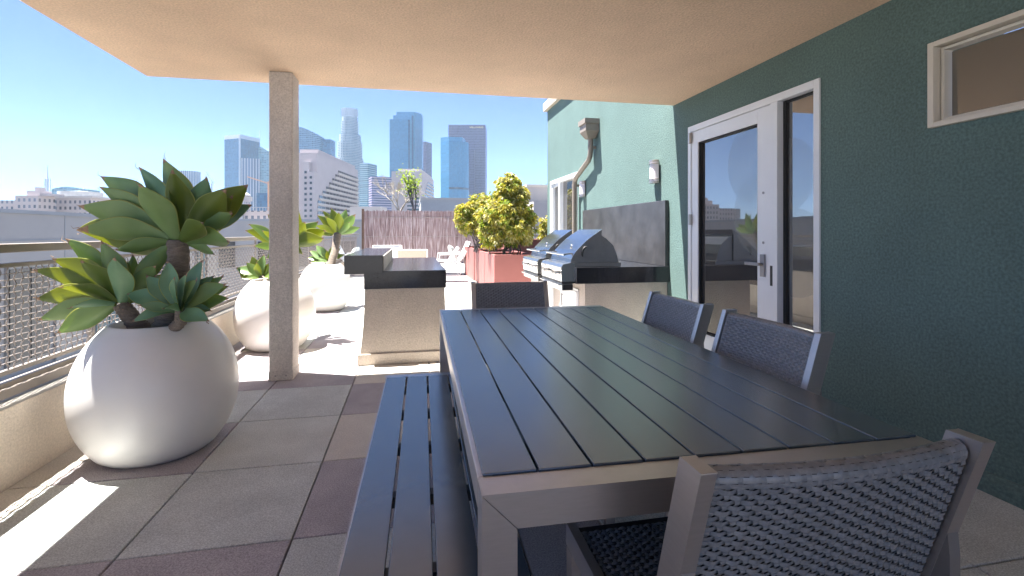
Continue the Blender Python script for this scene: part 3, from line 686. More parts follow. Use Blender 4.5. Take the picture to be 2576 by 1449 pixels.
def make_grill(label, loc):
    e = empty('gas_grill', loc, label=label, cat='grill', group='stainless gas grills on the grill counter')
    LY = .77
    mb = MB(); mb.prism([(-.13, -.145), (.0095, -.145), (.0095, .035), (-.03, .045), (-.115, .03), (-.135, .0)], 0, LY, 'y'); mb.build('firebox', M['steel'], e, .003)
    mb = MB(); mb.box(.01, .52, .03, LY - .03, .0008, .042); mb.build('frame', M['steel_side'], e, .003)
    prof = [(-.03, .043), (-.018, .085), (.0, .12), (.035, .165), (.08, .21), (.15, .275), (.22, .325), (.314, .385), (.302, .33), (.302, .043)]
    mb = MB(); mb.prism(prof[:], .03, LY - .03, 'y', 0)
    inner = mb; lid = inner.build('lid', [M['steel_lid']], e, .003)
    for y in (.025, LY - .029):
        mb = MB(); mb.prism([(p[0] + (0 if 0 < k < 7 else 0), p[1]) for k, p in enumerate(prof)], y, y + .004, 'y'); mb.build('lid_end', M['steel_side'], lid)
    mb = MB(); mb.prism([(.304, .043), (.304, .325), (.36, .29), (.44, .22), (.48, .12), (.50, .043)], .045, LY - .045, 'y'); mb.build('hood_rear', M['steel_side'], e, .003)
    mb = MB(); mb.tube([(-.085, .05, .125), (-.085, LY - .05, .125)], .011, 12)
    for y in (.10, LY - .10): mb.bar((-.085, y, .125), (.012, y, .135), .02, .014)
    mb.build('lid_handle', M['steel'], e)
    mb = MB(); mb.lathe([(0, .014), (.026, .012), (.03, 0)], 20); mb.v = [(-(v[2]) * .6 + .045 - .02 + .01, v[0] + LY * .25, v[1] + .21 - .03 + .02) for v in mb.v]; mb.build('thermometer', M['steel'], e)
    for y in (.10, .22, .52, .64):
        mb = MB(); mb.tube([(-.132, y, -.055), (-.141, y, -.055)], .034, 20); mb.tube([(-.141, y, -.055), (-.168, y, -.055)], [.024, .020], 16); mb.box(-.172, -.16, y - .004, y + .004, -.076, -.034); mb.build('knob', M['steel'], e)
    mb = MB(); mb.tube([(-.132, .33, -.05), (-.15, .33, -.05)], .012, 12); mb.tube([(-.132, .42, -.05), (-.15, .42, -.05)], .012, 12); mb.build('igniter', M['black'], e)
    mb = MB(); mb.box(-.128, .0, .005, LY - .005, -.166, -.1455); mb.build('vent_strip', M['black'], e)
    mb = MB(); mb.box(-.125, -.01, .01, LY - .01, -.235, -.1665); mb.build('drip_tray', M['steel'], e, .003)
    mb = MB(); mb.box(-.16, -.126, .02, LY - .02, -.185, -.172); mb.build('tray_handle', M['steel'], e, .003)
    mb = MB(); mb.box(-.11, -.012, .004, .0095, -.228, -.175); mb.build('tray_end', M['black'], e)
    pts = [(.14 + .045 * math.cos(a) - .01 * 0, .0225, .13 + .075 * math.sin(a)) for a in [R(200) - R(110) * k / 7 for k in range(8)]]
    mb = MB(); mb.tube(pts, [.006, .009, .011, .012, .012, .011, .010, .007], 8); mb.build('side_mark', M['black'], e)  # curved black mark set on the near lid end
    return e
g1 = make_grill('nearest stainless steel barbecue on the granite counter', (1.60, 4.70, .846))
g2 = copy_tree(g1); g2.location = (1.60, 5.66, .846); g2['label'] = 'farther stainless steel barbecue, behind the nearest one on the granite counter'

# ================================================================== WALL LAMPS, DOWNSPOUT
def make_lamp(label, y, z):
    e = empty('wall_lamp', (WX, y, z), label=label, cat='wall lamp', group='wall lamps on the green wall')
    H = .25; r = .072
    mb = MB(); mb.box(-.018, -.001, -.045, .045, .01, H - .01); mb.build('back_plate', M['nickel'], e, .002)
    a0, a1 = R(90), R(270)
    mb = MB(); mb.lathe([(r - .008, .015), (r - .008, H - .015)], 20, a0=a0, a1=a1, c=(-.018, 0, 0)); mb.build('diffuser', M['lampglass'], e)
    for z0 in (0, H - .022):
        mb = MB(); mb.lathe([(0, z0), (r, z0), (r, z0 + .022), (0, z0 + .022)], 20, smooth=False, a0=a0, a1=a1, c=(-.018, 0, 0)); mb.add([(-.018, -r, z0), (-.018, r, z0), (-.018, r, z0 + .022), (-.018, -r, z0 + .022)], [(0, 1, 2, 3)]); mb.build('cap', M['nickel'], e)
    for z0 in (.035, H - .045):
        mb = MB(); mb.lathe([(r - .006, z0), (r + .004, z0), (r + .004, z0 + .01), (r - .006, z0 + .01)], 20, smooth=False, a0=a0, a1=a1, c=(-.018, 0, 0)); mb.build('strap', M['nickel'], e)
    return e
l1 = make_lamp('near brushed metal wall lamp above the right end of the backsplash', 4.92, 1.735)
l2 = copy_tree(l1); l2.location = (WX, 7.22, 1.745); l2['label'] = 'far brushed metal wall lamp beside the downspout'
ds = empty('downspout', (WX, 6.75, 2.5), label='brown rain downspout with a square hopper head, bent across the green wall', cat='downspout')
def DS(mb): return shift(mb, (WX, 6.75, 2.5))
mb = MB(); y0, y1, x0 = 6.62, 6.88, WX - .2
mb.box(x0 - .02, WX - .001, y0 - .02, y1 + .02, 2.76, 2.83); mb.box(x0, WX - .001, y0, y1, 2.66, 2.76)
vs = [(x0, y0, 2.66), (WX - .001, y0, 2.66), (WX - .001, y1, 2.66), (x0, y1, 2.66), (x0 + .06, y0 + .07, 2.56), (WX - .03, y0 + .07, 2.56), (WX - .03, y1 - .07, 2.56), (x0 + .06, y1 - .07, 2.56)]
mb.add(vs, [(0, 4, 5, 1), (1, 5, 6, 2), (2, 6, 7, 3), (3, 7, 4, 0), (4, 7, 6, 5)]); DS(mb).build('hopper', M['spout'], ds)
pp = [(WX - .08, 6.75, 2.58), (WX - .08, 6.75, 2.40), (WX - .08, 6.77, 2.32), (WX - .08, 6.83, 2.26), (WX - .08, 7.38, 2.07), (WX - .08, 7.45, 2.02), (WX - .08, 7.47, 1.94), (WX - .08, 7.47, .02)]
mb = MB(); mb.tube(pp, .038, 14); DS(mb).build('pipe', M['spout'], ds)
for (z, y) in ((2.42, 6.75), (1.93, 7.47), (1.0, 7.47)):
    mb = MB(); mb.tube([(WX - .08, y, z), (WX - .08, y, z + .035)], .042, 14); mb.box(WX - .05, WX - .001, y - .02, y + .02, z, z + .035); DS(mb).build('bracket', M['spout'], ds)

# ================================================================== RED PLANTERS AND TREES
def planter(x0, x1, y0, y1, h, label):
    cx, cy = (x0 + x1) / 2, (y0 + y1) / 2; e = empty('red_planter', (cx, cy, 0), label=label, cat='planter', group='red rectangular planters')
    w, l, t = (x1 - x0) / 2, (y1 - y0) / 2, .05
    mb = MB(); mb.box(-w, w, -l, -l + t, 0, h); mb.box(-w, w, l - t, l, 0, h); mb.box(-w, -w + t, -l + t, l - t, 0, h); mb.box(w - t, w, -l + t, l - t, 0, h)
    mb.build('planter_box', M['red'], e, .003)
    mb = MB(); mb.box(-w + t, w - t, -l + t, l - t, h - .2, h - .05); mb.build('soil', M['soil'], e)
planter(1.47, 2.25, 8.80, 10.0, .785, 'nearest red box planter, square face toward the camera')
planter(1.47, 2.25, 10.03, 11.68, .785, 'second red box planter, in line behind the nearest one')
planter(1.46, 2.25, 11.72, 14.0, .80, 'farthest long red box planter, beside the cushioned lounge chair')
planter(2.6, 3.6, 13.2, 14.4, 1.0, 'small red box planter seen behind the near tree trunks')

def ptree(loc, h0, h1, lumps, label, seed, ntr=7, nleaf=2600, spread=.3):
    rr = random.Random(seed); e = empty('planter_tree', loc, label=label, cat='tree', group='bushy trees in the red planters')
    lv = MB()
    for _ in range(nleaf // 9):
        # pick a lump; put a drooping tuft near its surface
        lx, ly, lz, lr = rr.choice(lumps); th = rr.uniform(0, 2 * math.pi); cz = rr.uniform(-1, 1); sq = math.sqrt(1 - cz * cz); rad = lr * rr.uniform(.55, 1.08) * (1 + .12 * math.sin(3 * th + seed))
        c = Vector((lx + rad * sq * math.cos(th), ly + rad * sq * math.sin(th), lz + rad * cz * .95)); outd = Vector((sq * math.cos(th), sq * math.sin(th), cz * .6 + .2)).normalized()
        tone = rr.choices([0, 1, 2], [5, 3.2, 2.4 if cz > -.3 else 3.5])[0]
        for k in range(rr.randint(10, 15)):
            a = rr.uniform(0, 2 * math.pi); dr = (Vector((math.cos(a), math.sin(a), rr.uniform(-1.5, .1))) + outd * .9).normalized()
            L = rr.uniform(.055, .105); w = L * rr.uniform(.15, .23); sdir = dr.cross(Vector((rr.uniform(-1, 1), rr.uniform(-1, 1), rr.uniform(-1, 1)))).normalized()
            p0 = c + dr * .012; m_ = p0 + dr * L * .5 + Vector((0, 0, .006)); t_ = p0 + dr * L + Vector((0, 0, -.02))
            mi = tone if rr.random() < .75 else rr.randint(0, 2)
            lv.add([p0, m_ - sdir * w, t_, m_ + sdir * w], [(0, 1, 2, 3)], mi)
    shift(lv, (0, 0, 0)).build('foliage', [M['fol1'], M['fol2'], M['fol3']], e)
    for k in range(ntr):
        x, y = rr.uniform(-spread, spread), rr.uniform(-spread, spread); lx, ly, lz, lr = lumps[k % len(lumps)]
        pts = [(x, y, 0), (x + rr.uniform(-.05, .05), y + rr.uniform(-.05, .05), h0 * .5), (lx * .6 + x * .4, ly * .6 + y * .4, h0 + .08), (lx + rr.uniform(-.05, .05), ly + rr.uniform(-.05, .05), lz), (lx * 1.05 + rr.uniform(-.12, .12), ly, lz + lr * .6)]
        rb = rr.uniform(.012, .024); mb = MB(); mb.tube(pts, [rb, rb * .9, rb * .75, rb * .5, rb * .2], 7); mb.build('trunk', M['bark'], e)
        for q in range(2):
            a = rr.uniform(0, 6.28); mb = MB(); mb.tube([pts[2], Vector(pts[2]) + Vector((math.cos(a) * lr * .4, math.sin(a) * lr * .4, .12)), Vector((lx, ly, lz)) + Vector((math.cos(a), math.sin(a), 0)) * lr * .8], [rb * .5, rb * .4, rb * .15], 5); mb.build('limb', M['bark'], e)
    return e
lump1 = [(.02, 0, .60, .34), (-.28, .02, .45, .26), (.30, .0, .52, .27), (-.1, -.12, .85, .30), (.16, .04, .95, .30), (.02, 0, 1.22, .27), (.03, .02, 1.40, .20), (.38, .02, .75, .17), (-.3, .1, .75, .22), (0, .2, .7, .32), (.12, -.2, .5, .26), (.22, .1, 1.18, .2)]
ptree((1.82, 9.35, .735), .22, 1.6, lump1, 'nearest and tallest bushy yellow green tree in the red planters', 31, 8, 15000)
lump2 = [(-.35, 0, .75, .32), (-.02, 0, .65, .34), (.30, 0, .7, .32), (-.15, .1, 1.05, .30), (.2, 0, 1.1, .30), (-.5, 0, .95, .18), (.0, -.1, .9, .33), (.35, .1, 1.0, .25), (-.58, -.05, .8, .13)]
ptree((1.72, 11.3, .735), .28, 1.4, lump2, 'middle bushy yellow green tree, left of the tallest one', 37, 9, 13000)
lump3 = [(-.3, 0, .7, .3), (.1, 0, .75, .34), (.4, 0, .9, .3), (-.1, .1, 1.0, .3)]
ptree((1.80, 13.0, .75), .28, 1.3, lump3, 'farthest bushy yellow green tree, mostly hidden behind the middle one', 41, 8, 4500)
lump4 = [(0, 0, .5, .3), (.1, 0, .85, .3), (-.05, 0, 1.1, .2)]
ptree((3.25, 11.6, .0), .7, 1.3, [(0, 0, 1.15, .22), (0, 0, 1.4, .22)], 'small yellow green shrub peeking out past the corner of the green wall', 43, 3, 900, .1)
mb = MB()
for k in range(5):
    rr = random.Random(k + 60); mb.lathe([(0, 0), (.05, .005), (.07, .03), (.045, .06), (0, .068)], 9, c=(1.38 + rr.uniform(-.05, .05), 11.0 + k * .14, 0), smooth=False)
shift(mb, (1.38, 11.2, 0)); o = mb.build('white_stones', M['stone'], loc=(1.38, 11.2, 0)); tag(o, 'small heap of white stones on the floor at the foot of the red planters', 'stones', kind='stuff')
# loose stones on top of the nearest planter
# ================================================================== BAMBOO FENCE + LOUNGE FURNITURE
fn = empty('reed_fence', (0, 18.5, 0), label='tall brownish reed screen fence closing the far end of the terrace', cat='fence')
rr = random.Random(9)
for (xa, xb) in ((-1.72, .0), (.03, 1.62), (1.65, 3.1)):
    mb = MB(); x = xa
    while x < xb:
        w = rr.uniform(.012, .022); top = 2.0 + rr.uniform(-.035, .02); mb.box(x, x + w, -.012 + rr.uniform(-.01, .01), .012, .02, top); x += w + .001
    mb.build('reed_panel', M['reed'], fn)
for x in (-1.76, .012, 1.632):
    mb = MB(); mb.box(x - .02, x + .02, .02, .06, 0, 2.02); mb.build('post', M['brown'], fn)
mb = MB(); mb.box(-1.8, -1.72, -.03, .03, 0, 2.05); mb.build('post', M['brown'], fn)
for z in (1.04, 1.75):
    mb = MB(); mb.tube([(-1.72, -.03, z), (3.1, -.03, z)], .006, 6); mb.build('wire', M['capmetal'], fn)
def lounge(label, loc, rz, wid=.6, slg='slingw', recl=.32, sc=1.0, arms=True, backh=.42, name='lounge_chair'):
    e = empty(name, loc, rz, label=label, cat='lounge chair', group='white lounge chairs on the far terrace'); h = wid / 2; t = .016
    for s in (-1, 1):
        mb = MB(); x = s * h
        mb.tube([(x, -.30, .36), (x, .30, .40), (x, .33, .38), (x, .36, .02), (x, .30, t), (x, -.25, t), (x, -.30, .05), (x, -.24, .36)], t, 8)
        mb.tube([(x, -.22, .34), (x, -.30 - recl * .3, .5), (x, -.30 - recl, .40 + backh)], t, 8)
        if arms: mb.tube([(x, .30, .40), (x, .28, .58), (x, -.36, .60)], t, 8)
        mb.build('side_frame', M['furn'], e)
    for a_, b_ in ((-.30 - recl, .40 + backh), (.32, .39), (-.25, t)): mb = MB(); mb.tube([(-h, a_, b_), (h, a_, b_)], t, 8); mb.build('cross_tube', M['furn'], e)
    mb = MB(); mb.prism([(-.28, .35), (.31, .385), (.31, .40), (-.28, .365)], -h + t, h - t, 'x'); mb.build('seat', M[slg], e)
    mb = MB(); mb.prism([(-.26, .37), (-.30 - recl, .40 + backh - .01), (-.315 - recl, .40 + backh - .01), (-.275, .365)], -h + t, h - t, 'x'); mb.build('backrest', M[slg], e)
    return e
lounge('white lounge chair with a tan sling back turned to the camera, behind the island', (0.0, 11.05, 0), 0, .62, 'sling', .22, arms=True)
lounge('white lounge chair with pale sling facing the camera, left across the low table', (-.68, 13.5, 0), R(180), .78, 'slingw', .25)
lounge('white lounge chair seen from the side, between the tan sling chair and the cushioned one', (.50, 12.0, 0), R(90), .6, 'slingw', .30, arms=False)
lounge('deep white lounge chair with two grey cushions beside the red planters', (1.02, 14.0, 0), R(90), 1.0, 'slingw', .26, backh=.52)
lounge('white lounge chair with two cushions at the railing side of the far terrace', (-1.45, 13.9, 0), R(-90), .9, 'slingw', .24, backh=.44)
def cushion(loc, rot, size, label):
    w, h, t = size; mb = MB(); n = 12; vs = []; fs = []
    for sd in (1, -1):
        for i in range(n + 1):
            for j in range(n + 1):
                u, v = -1 + 2 * i / n, -1 + 2 * j / n; k = (1 - abs(u) ** 3.2) * (1 - abs(v) ** 3.2)
                vs.append((u * w / 2 * (1 - .06 * (1 - abs(v))), sd * t / 2 * max(k, 0) ** .5, h / 2 + v * h / 2 * (1 - .06 * (1 - abs(u)))))
    m1 = (n + 1) ** 2
    for i in range(n):
        for j in range(n):
            a = i * (n + 1) + j; fs += [(a, a + 1, a + n + 2, a + n + 1), (m1 + a, m1 + a + n + 1, m1 + a + n + 2, m1 + a + 1)]
    mb.add(vs, fs, 0, True); o = mb.build('cushion', M['cush'], loc=loc); o.rotation_euler = rot
    return tag(o, label, 'cushion', 'grey cushions on the lounge chairs')
cushion((1.20, 13.72, .40), (R(-22), 0, R(90)), (.48, .46, .16), 'nearer grey cushion leaning on the deep lounge chair by the red planters')
cushion((1.22, 14.22, .40), (R(-22), 0, R(90)), (.48, .46, .16), 'farther grey cushion leaning on the deep lounge chair by the red planters')
cushion((-1.62, 13.68, .40), (R(-22), 0, R(-90)), (.42, .42, .15), 'nearer cushion on the lounge chair at the railing side')
cushion((-1.62, 14.13, .40), (R(-22), 0, R(-90)), (.42, .42, .15), 'farther cushion on the lounge chair at the railing side')
lt = empty('low_table', (-.35, 12.35, 0), label='low brown wooden coffee table between the white lounge chairs', cat='coffee table')
mb = MB(); mb.box(-.45, .45, -.35, .35, .34, .40); mb.build('table_top', M['brown'], lt, .005)
for x in (-.4, .4):
    for y in (-.3, .3): mb = MB(); mb.box(x - .03, x + .03, y - .03, y + .03, 0, .339); mb.build('leg', M['brown'], lt)
# far railing on the right side behind planters
fr = empty('side_railing', (4.0, 16.0, 0), label='grey metal railing behind the red planters, right of the reed fence', cat='railing')
mb = MB(); mb.box(-1.4, 2.2, -.02, .02, 1.05, 1.10); mb.build('top_rail', M['rail'], fr); mb = MB(); mb.box(-1.4, 2.2, -.01, .01, .12, .15); mb.build('bottom_rail', M['rail'], fr)
for k in range(30): mb = MB(); mb.box(-1.4 + k * .124 - .006, -1.4 + k * .124 + .006, -.006, .006, .15, 1.05); mb.build('baluster', M['rail'], fr)

# ================================================================== TREES BEYOND THE FENCE
def baretree(loc, H, seed, label, leafy=0, wid=1.0, matn='twig', root=0):
    rr = random.Random(seed); e = empty('bare_tree' if not leafy else 'young_tree', loc, label=label, cat='tree'); mb = MB(); lv = MB()
    def br(p, d, L, r, k):
        q = p + d * L; mb.tube([p, (p + q) / 2 + Vector((rr.uniform(-1, 1), rr.uniform(-1, 1), 0)) * L * .06, q], [r, r * .85, r * .7], 5 if k > 2 else 4, caps=False)
        if k <= 1:
            for _ in range(leafy):
                c = q + Vector((rr.uniform(-1, 1), rr.uniform(-1, 1), rr.uniform(-1, 1))) * L * .7; a = Vector((rr.uniform(-1, 1), rr.uniform(-1, 1), rr.uniform(-1, 1))).normalized(); b_ = a.cross(Vector((.3, .5, .8))).normalized(); s = rr.uniform(.06, .12)
                lv.add([c, c + (a + b_) * s * .5, c + a * s * 1.2, c + (a - b_) * s * .5], [(0, 1, 2, 3)])
        if k == 0: return
        for _ in range(rr.randint(3, 4)):
            nd = (d + Vector((rr.uniform(-1, 1) * wid, rr.uniform(-1, 1) * wid, rr.uniform(-.2, .6))) * .75).normalized(); br(q, nd, L * rr.uniform(.62, .82), r * .62, k - 1)
    mbt = MB(); mbt.tube([(0, 0, -root), (0, 0, H * .2)], [H * .022, H * .018], 8); mbt.build('trunk', M['bark'] if matn != 'twig' else M['twig'], e)
    br(Vector((0, 0, H * .2)), Vector((0, 0, 1)), H * .24, H * .016, 5 if not leafy else 3)
    mb.build('branches', M[matn], e)
    if leafy: lv.build('foliage', M['sap'], e)
    return e
p = W(1005, 584, 26); baretree((p.x, p.y, .5), 3.9, 3, 'bare pale twiggy tree just beyond the reed fence', 0, 1.05, 'twig', 14.5)
p = W(1042, 584, 25); baretree((p.x, p.y, -.1), 4.9, 15, 'slim green sapling rising above the reed fence, right of the bare tree', 8, .36, 'bark', 14)

# ================================================================== NEIGHBOUR BUILDINGS
GZ0 = -14
def nb_box(e, x0, x1, y0, y1, z0, z1, m, name='wall', bevel=0):
    mb = MB(); mb.box(x0, x1, y0, y1, z0, z1); return shift(mb, e.location).build(name, m, e, bevel)
n1 = empty('neighbour_building', (-16, 20, GZ0), label='long pale grey flat roofed building across the street, left behind the railing', cat='building')
nb_box(n1, -26, -12, 2, 34, GZ0, 1.78, M['nwall']); nb_box(n1, -26.1, -11.94, 1.9, 34.1, 1.781, 1.90, M['nroof'], 'coping')
nb_box(n1, -11.999, -11.97, 2, 34, .93, .96, M['nroof'], 'trim_line')
rr = random.Random(4)
for lvl, (za, zb) in enumerate(((-2.9, .15), (-6.6, -4.0), (-10.4, -8.0))):
    y = 3.0
    while y < 33:
        w = rr.choice([1.2, 1.8, 2.6]); fr_ = nb_box(n1, -11.999, -11.93, y, y + w, za, zb, M['capmetal'], 'window')
        mb = MB(); mb.box(-11.93, -11.90, y + .08, y + w / 2 - .03, za + .08, zb - .08); mb.box(-11.93, -11.90, y + w / 2 + .03, y + w - .08, za + .08, zb - .08); shift(mb, n1.location).build('pane', M['tealglass'] if rr.random() < .4 else M['darkglass'], fr_)
        if lvl == 0 or rr.random() < .5: nb_box(n1, -11.96, -11.90, y + w + .25, y + w + 1.6, za - .3, zb, M['nwall2'], 'cream_panel')
        y += w + rr.uniform(1.9, 2.4)
    nb_box(n1, -11.995, -11.2, 2.5, 33.5, za - .55, za - .42, M['nroof'], 'balcony')
for k in range(6): nb_box(n1, -11.999, -11.985, 5 + 5 * k, 5.03 + 5 * k, -14, 1.78, M['nroof'], 'panel_joint')
for k in range(5):
    nb_box(n1, -18 - k, -17 - k, 8 + 5 * k, 9.2 + 5 * k, 1.9, 2.3, M['nroof'], 'roof_vent')
n2 = empty('neighbour_building', (-25, 60, GZ0), label='pale low building with a light grey roof edge behind the middle planter', cat='building')
nb_box(n2, -45, -3.5, 56, 80, GZ0, 2.35, M['nwall']); nb_box(n2, -45.1, -3.4, 55.9, 80.1, 2.351, 2.60, M['nroof'], 'coping')
for k in range(9): nb_box(n2, -40 + 4 * k, -38.2 + 4 * k, 55.95, 55.999, -2.5, .2, M['darkglass'], 'window')
n3 = empty('rooftop_building', (8, 62, GZ0), label='low grey flat roofed block just above the reed fence, below the blue tower', cat='building')
p0 = W(1059, 502, 60); p1 = W(1165, 502, 60)
nb_box(n3, p0.x, p1.x + 2, p0.y, p0.y + 15, GZ0, p0.z, M['nroof']); nb_box(n3, p0.x - .1, p1.x + 2.1, p0.y - .1, p0.y + 15.1, p0.z + .001, p0.z + .25, M['nwall'], 'coping')
n4 = empty('white_building', (12, 30, GZ0), label='white rendered block with a flat parapet, right of the bushy trees', cat='building')
p0 = W(1326, 470, 30); nb_box(n4, p0.x, p0.x + 9, p0.y, p0.y + 12, GZ0, p0.z, M['nwall']); nb_box(n4, p0.x - .06, p0.x + 9.06, p0.y - .06, p0.y + 12, p0.z + .001, p0.z + .15, M['nwall2'], 'coping')
p0 = W(1342, 507, 27); nb_box(n4, p0.x, p0.x + 6, p0.y, p0.y + 2, GZ0, p0.z, M['concrete'], 'lower_wing')
nb_box(n4, p0.x + .5, p0.x + 1.2, p0.y - .05, p0.y - .001, -2, .3, M['darkglass'], 'window'); nb_box(n4, p0.x + 1.8, p0.x + 2.5, p0.y - .05, p0.y - .001, -2, .3, M['darkglass'], 'window')

# ================================================================== SKYLINE
def tower(name, label, d, px0, px1, ytop, m, depth=None, yaw=0, corner=None, cat='skyscraper', group=None, basez=None):
    """box tower whose two visible faces span px0..corner..px1; returns (empty, width helper)"""
    a = W(px0, ytop, d); b_ = W(px1, ytop, d); w = (b_ - a).length; dep = depth or w
    mid = (a + b_) / 2; zt = a.z; e = empty(name, (mid.x, mid.y, GZ0), -YAW * 1 + 0, label=label, cat=cat, group=group)
    e.rotation_euler.z = -YAW
    return e, w, dep, zt - GZ0
def faces_box(e, w, corner_frac, dep_ratio, z0, z1, m, name='facade', x_off=0, y_off=0, scale=1.0, theta=None):
    """a rectangular block seen on its corner: left face covers corner_frac of the width"""
    cf = min(max(corner_frac, .02), .98)
    th = theta if theta is not None else 0
    mb = MB()
    # corner at origin front; left face direction makes angle t1 with screen plane, right face the complement
    t1 = R(20) if cf > .5 else R(62)
    if cf >= .97: t1 = 0
    A = w * cf / max(math.cos(t1), .1); Bq = w * (1 - cf) / max(math.sin(t1), .12) if t1 > 0 else w * .8
    cx = -w / 2 + w * cf
    ul = Vector((-math.cos(t1), math.sin(t1), 0)); ur = Vector((math.sin(t1), math.cos(t1), 0))
    mb.box(-A / 2, A / 2, -Bq / 2, Bq / 2, z0, z1)
    o = mb.build(name, m, e); c = Vector((cx, 0, 0)) + ul * A / 2 + ur * Bq / 2
    o.location = (c.x + x_off, c.y + y_off, 0); o.rotation_euler.z = -t1
    return o, A, Bq
FM = {}
FM['darkblue'] = facade('glass_dark_blue', (.04, .10, .18), (.025, .09, .18), 4, 3, .2, .1)
FM['stripewhite'] = facade('white_stripes', (.36, .37, .42), (.06, .10, .17), 400, 5.2, .0, .42)
FM['teal'] = facade('pale_teal_glass', (.25, .35, .40), (.12, .24, .30), 4, 6, .25, .1)
FM['bluecyl'] = facade('blue_bands', (.16, .26, .36), (.05, .11, .19), 4.2, 5, .3, .12)
FM['greygrid'] = facade('stone_grid', (.34, .37, .40), (.06, .12, .17), 4.2, 3.6, .45, .38)
FM['tealband'] = facade('teal_bands', (.26, .33, .36), (.05, .12, .16), 4.2, 400, .42, .0)
FM['purpband'] = facade('mauve_bands', (.30, .26, .33), (.07, .08, .16), 4.0, 400, .5, .0)
FM['blue'] = facade('bright_blue_glass', (.05, .16, .27), (.03, .15, .28), 4, 3, .08, .05, vary=.12)
FM['blue2'] = facade('light_blue_glass', (.07, .20, .31), (.045, .18, .31), 4, 3, .10, .06, vary=.12)
FM['purple'] = facade('mauve_granite_grid', (.15, .13, .21), (.045, .05, .11), 4, 3, .38, .35)
FM['purple2'] = facade('slate_granite_grid', (.13, .11, .19), (.05, .05, .10), 4, 3, .38, .35)
FM['oldstone'] = facade('old_stone', (.46, .40, .38), (.10, .10, .12), 4, 3.2, .5, .55, vary=.5)
FM['hosp'] = facade('band_windows', (.50, .46, .46), (.12, .13, .16), 4, 400, .62, .0)

def simple(label, d, px0, px1, ytop, cf, m, name='office_tower', cat='skyscraper', crown=None, crownm=None, **k):
    e, w, dep, H = tower(name, label, d, px0, px1, ytop, m, cat=cat)
    faces_box(e, w, cf, 1, 0, H - (crown or 0), FM.get(m, M.get(m)) if isinstance(m, str) else m, 'facade')
    if crown: faces_box(e, w, cf, 1, H - crown + .01, H, crownm, 'crown')
    return e, w, H
crownm = mat('tower_crown', (.42, .46, .52), .6)
e, w, H = simple('dark blue slab tower with a pale crown band, left of the column', 1150, 554, 624, 338, .70, 'darkblue', crown=9, crownm=crownm)
mb = MB(); cxx = -w / 2 + w * .70; mb.box(cxx - 1.5, cxx + 1.5, -1.2, 1.5, 0, H - 9); mb.build('corner_strip', crownm, e)
e, w, H = simple('white striped tower with vertical piers in front of the dark blue slab tower', 1000, 569, 644, 397, .5, 'stripewhite')
mb = MB()
e, w, dep, H = tower('spire_tower', 'glass tower with slanted top and thin spire, just left of the column', 1200, 640, 700, 372, None, cat='skyscraper')
mb = MB(); mb.prism([(-w / 2 + 8, 0), (w / 2, 0), (w / 2, H - 22), (-w / 2 + 18, H + 2), (-w / 2 + 8, H + 2)], 0, 40, 'y'); mb.build('facade', FM['teal'], e)
mb = MB(); mb.box(-w / 2 - 4, -w / 2 + 7.9, 1, 38, 0, H - 24); mb.build('side_wing', FM['teal'], e)
mb = MB(); zt = H + 44; mb.tube([(-w / 2 + 9.5, 5, H - 10), (-w / 2 + 9.5, 5, zt)], [1.4, .5], 6); mb.build('spire', M['craneg'], e)
e, w, H = simple('low blue glass office block at the foot of the spire tower', 700, 645, 690, 485, .97, 'darkblue', 'office_block', 'building')
# cylinders
def cyl(label, d, px0, px1, ytop, m, name='round_tower', steps=None, **k):
    e, w, dep, H = tower(name, label, d, px0, px1, ytop, None)
    steps = steps or [(1.0, 0, H)]
    for (f, za, zb) in steps:
        mb = MB(); mb.lathe([(w / 2 * f, za), (w / 2 * f, zb)], 40, c=(0, 0, 0)); mb.lathe([(0, zb), (w / 2 * f, zb)], 40); o = mb.build('facade', m, e)
    return e, w, H
e, w, H = cyl('small pale cylindrical tower behind the big agave leaves', 1250, 451, 501, 432, FM['stripewhite'])
e, w, dep, H = tower('bullet_tower', 'blue curved glass tower rising right behind the beige column', 1100, 715, 797, 313, None)
mb = MB(); n = 24; vs = []
for i in range(n + 1):
    a = math.pi * i / n; x = -w / 2 * math.cos(a); y = -w / 2 * .7 * math.sin(a) + 30; drop = 22 * ((x + w / 2) / w) ** 2; vs += [(x, y, 0), (x, y, H - drop)]
vs += [(w / 2, 45, 0), (w / 2, 45, H - 22), (-w / 2, 45, 0), (-w / 2, 45, H)]
k = len(vs) // 2; mb.add(vs, [(2 * i, 2 * ((i + 1) % k), 2 * ((i + 1) % k) + 1, 2 * i + 1) for i in range(k)] + [[2 * i + 1 for i in range(k)]]); mb.build('facade', FM['bluecyl'], e)
e2, w2, dep2, H2 = tower('x', '', 1100, 794, 818, 344, None); bpy.data.objects.remove(e2)
mb = MB(); mb.box(w / 2 - 1, w / 2 + 20, 30, 60, 0, H2); mb.build('side_wing', FM['darkblue'], e)
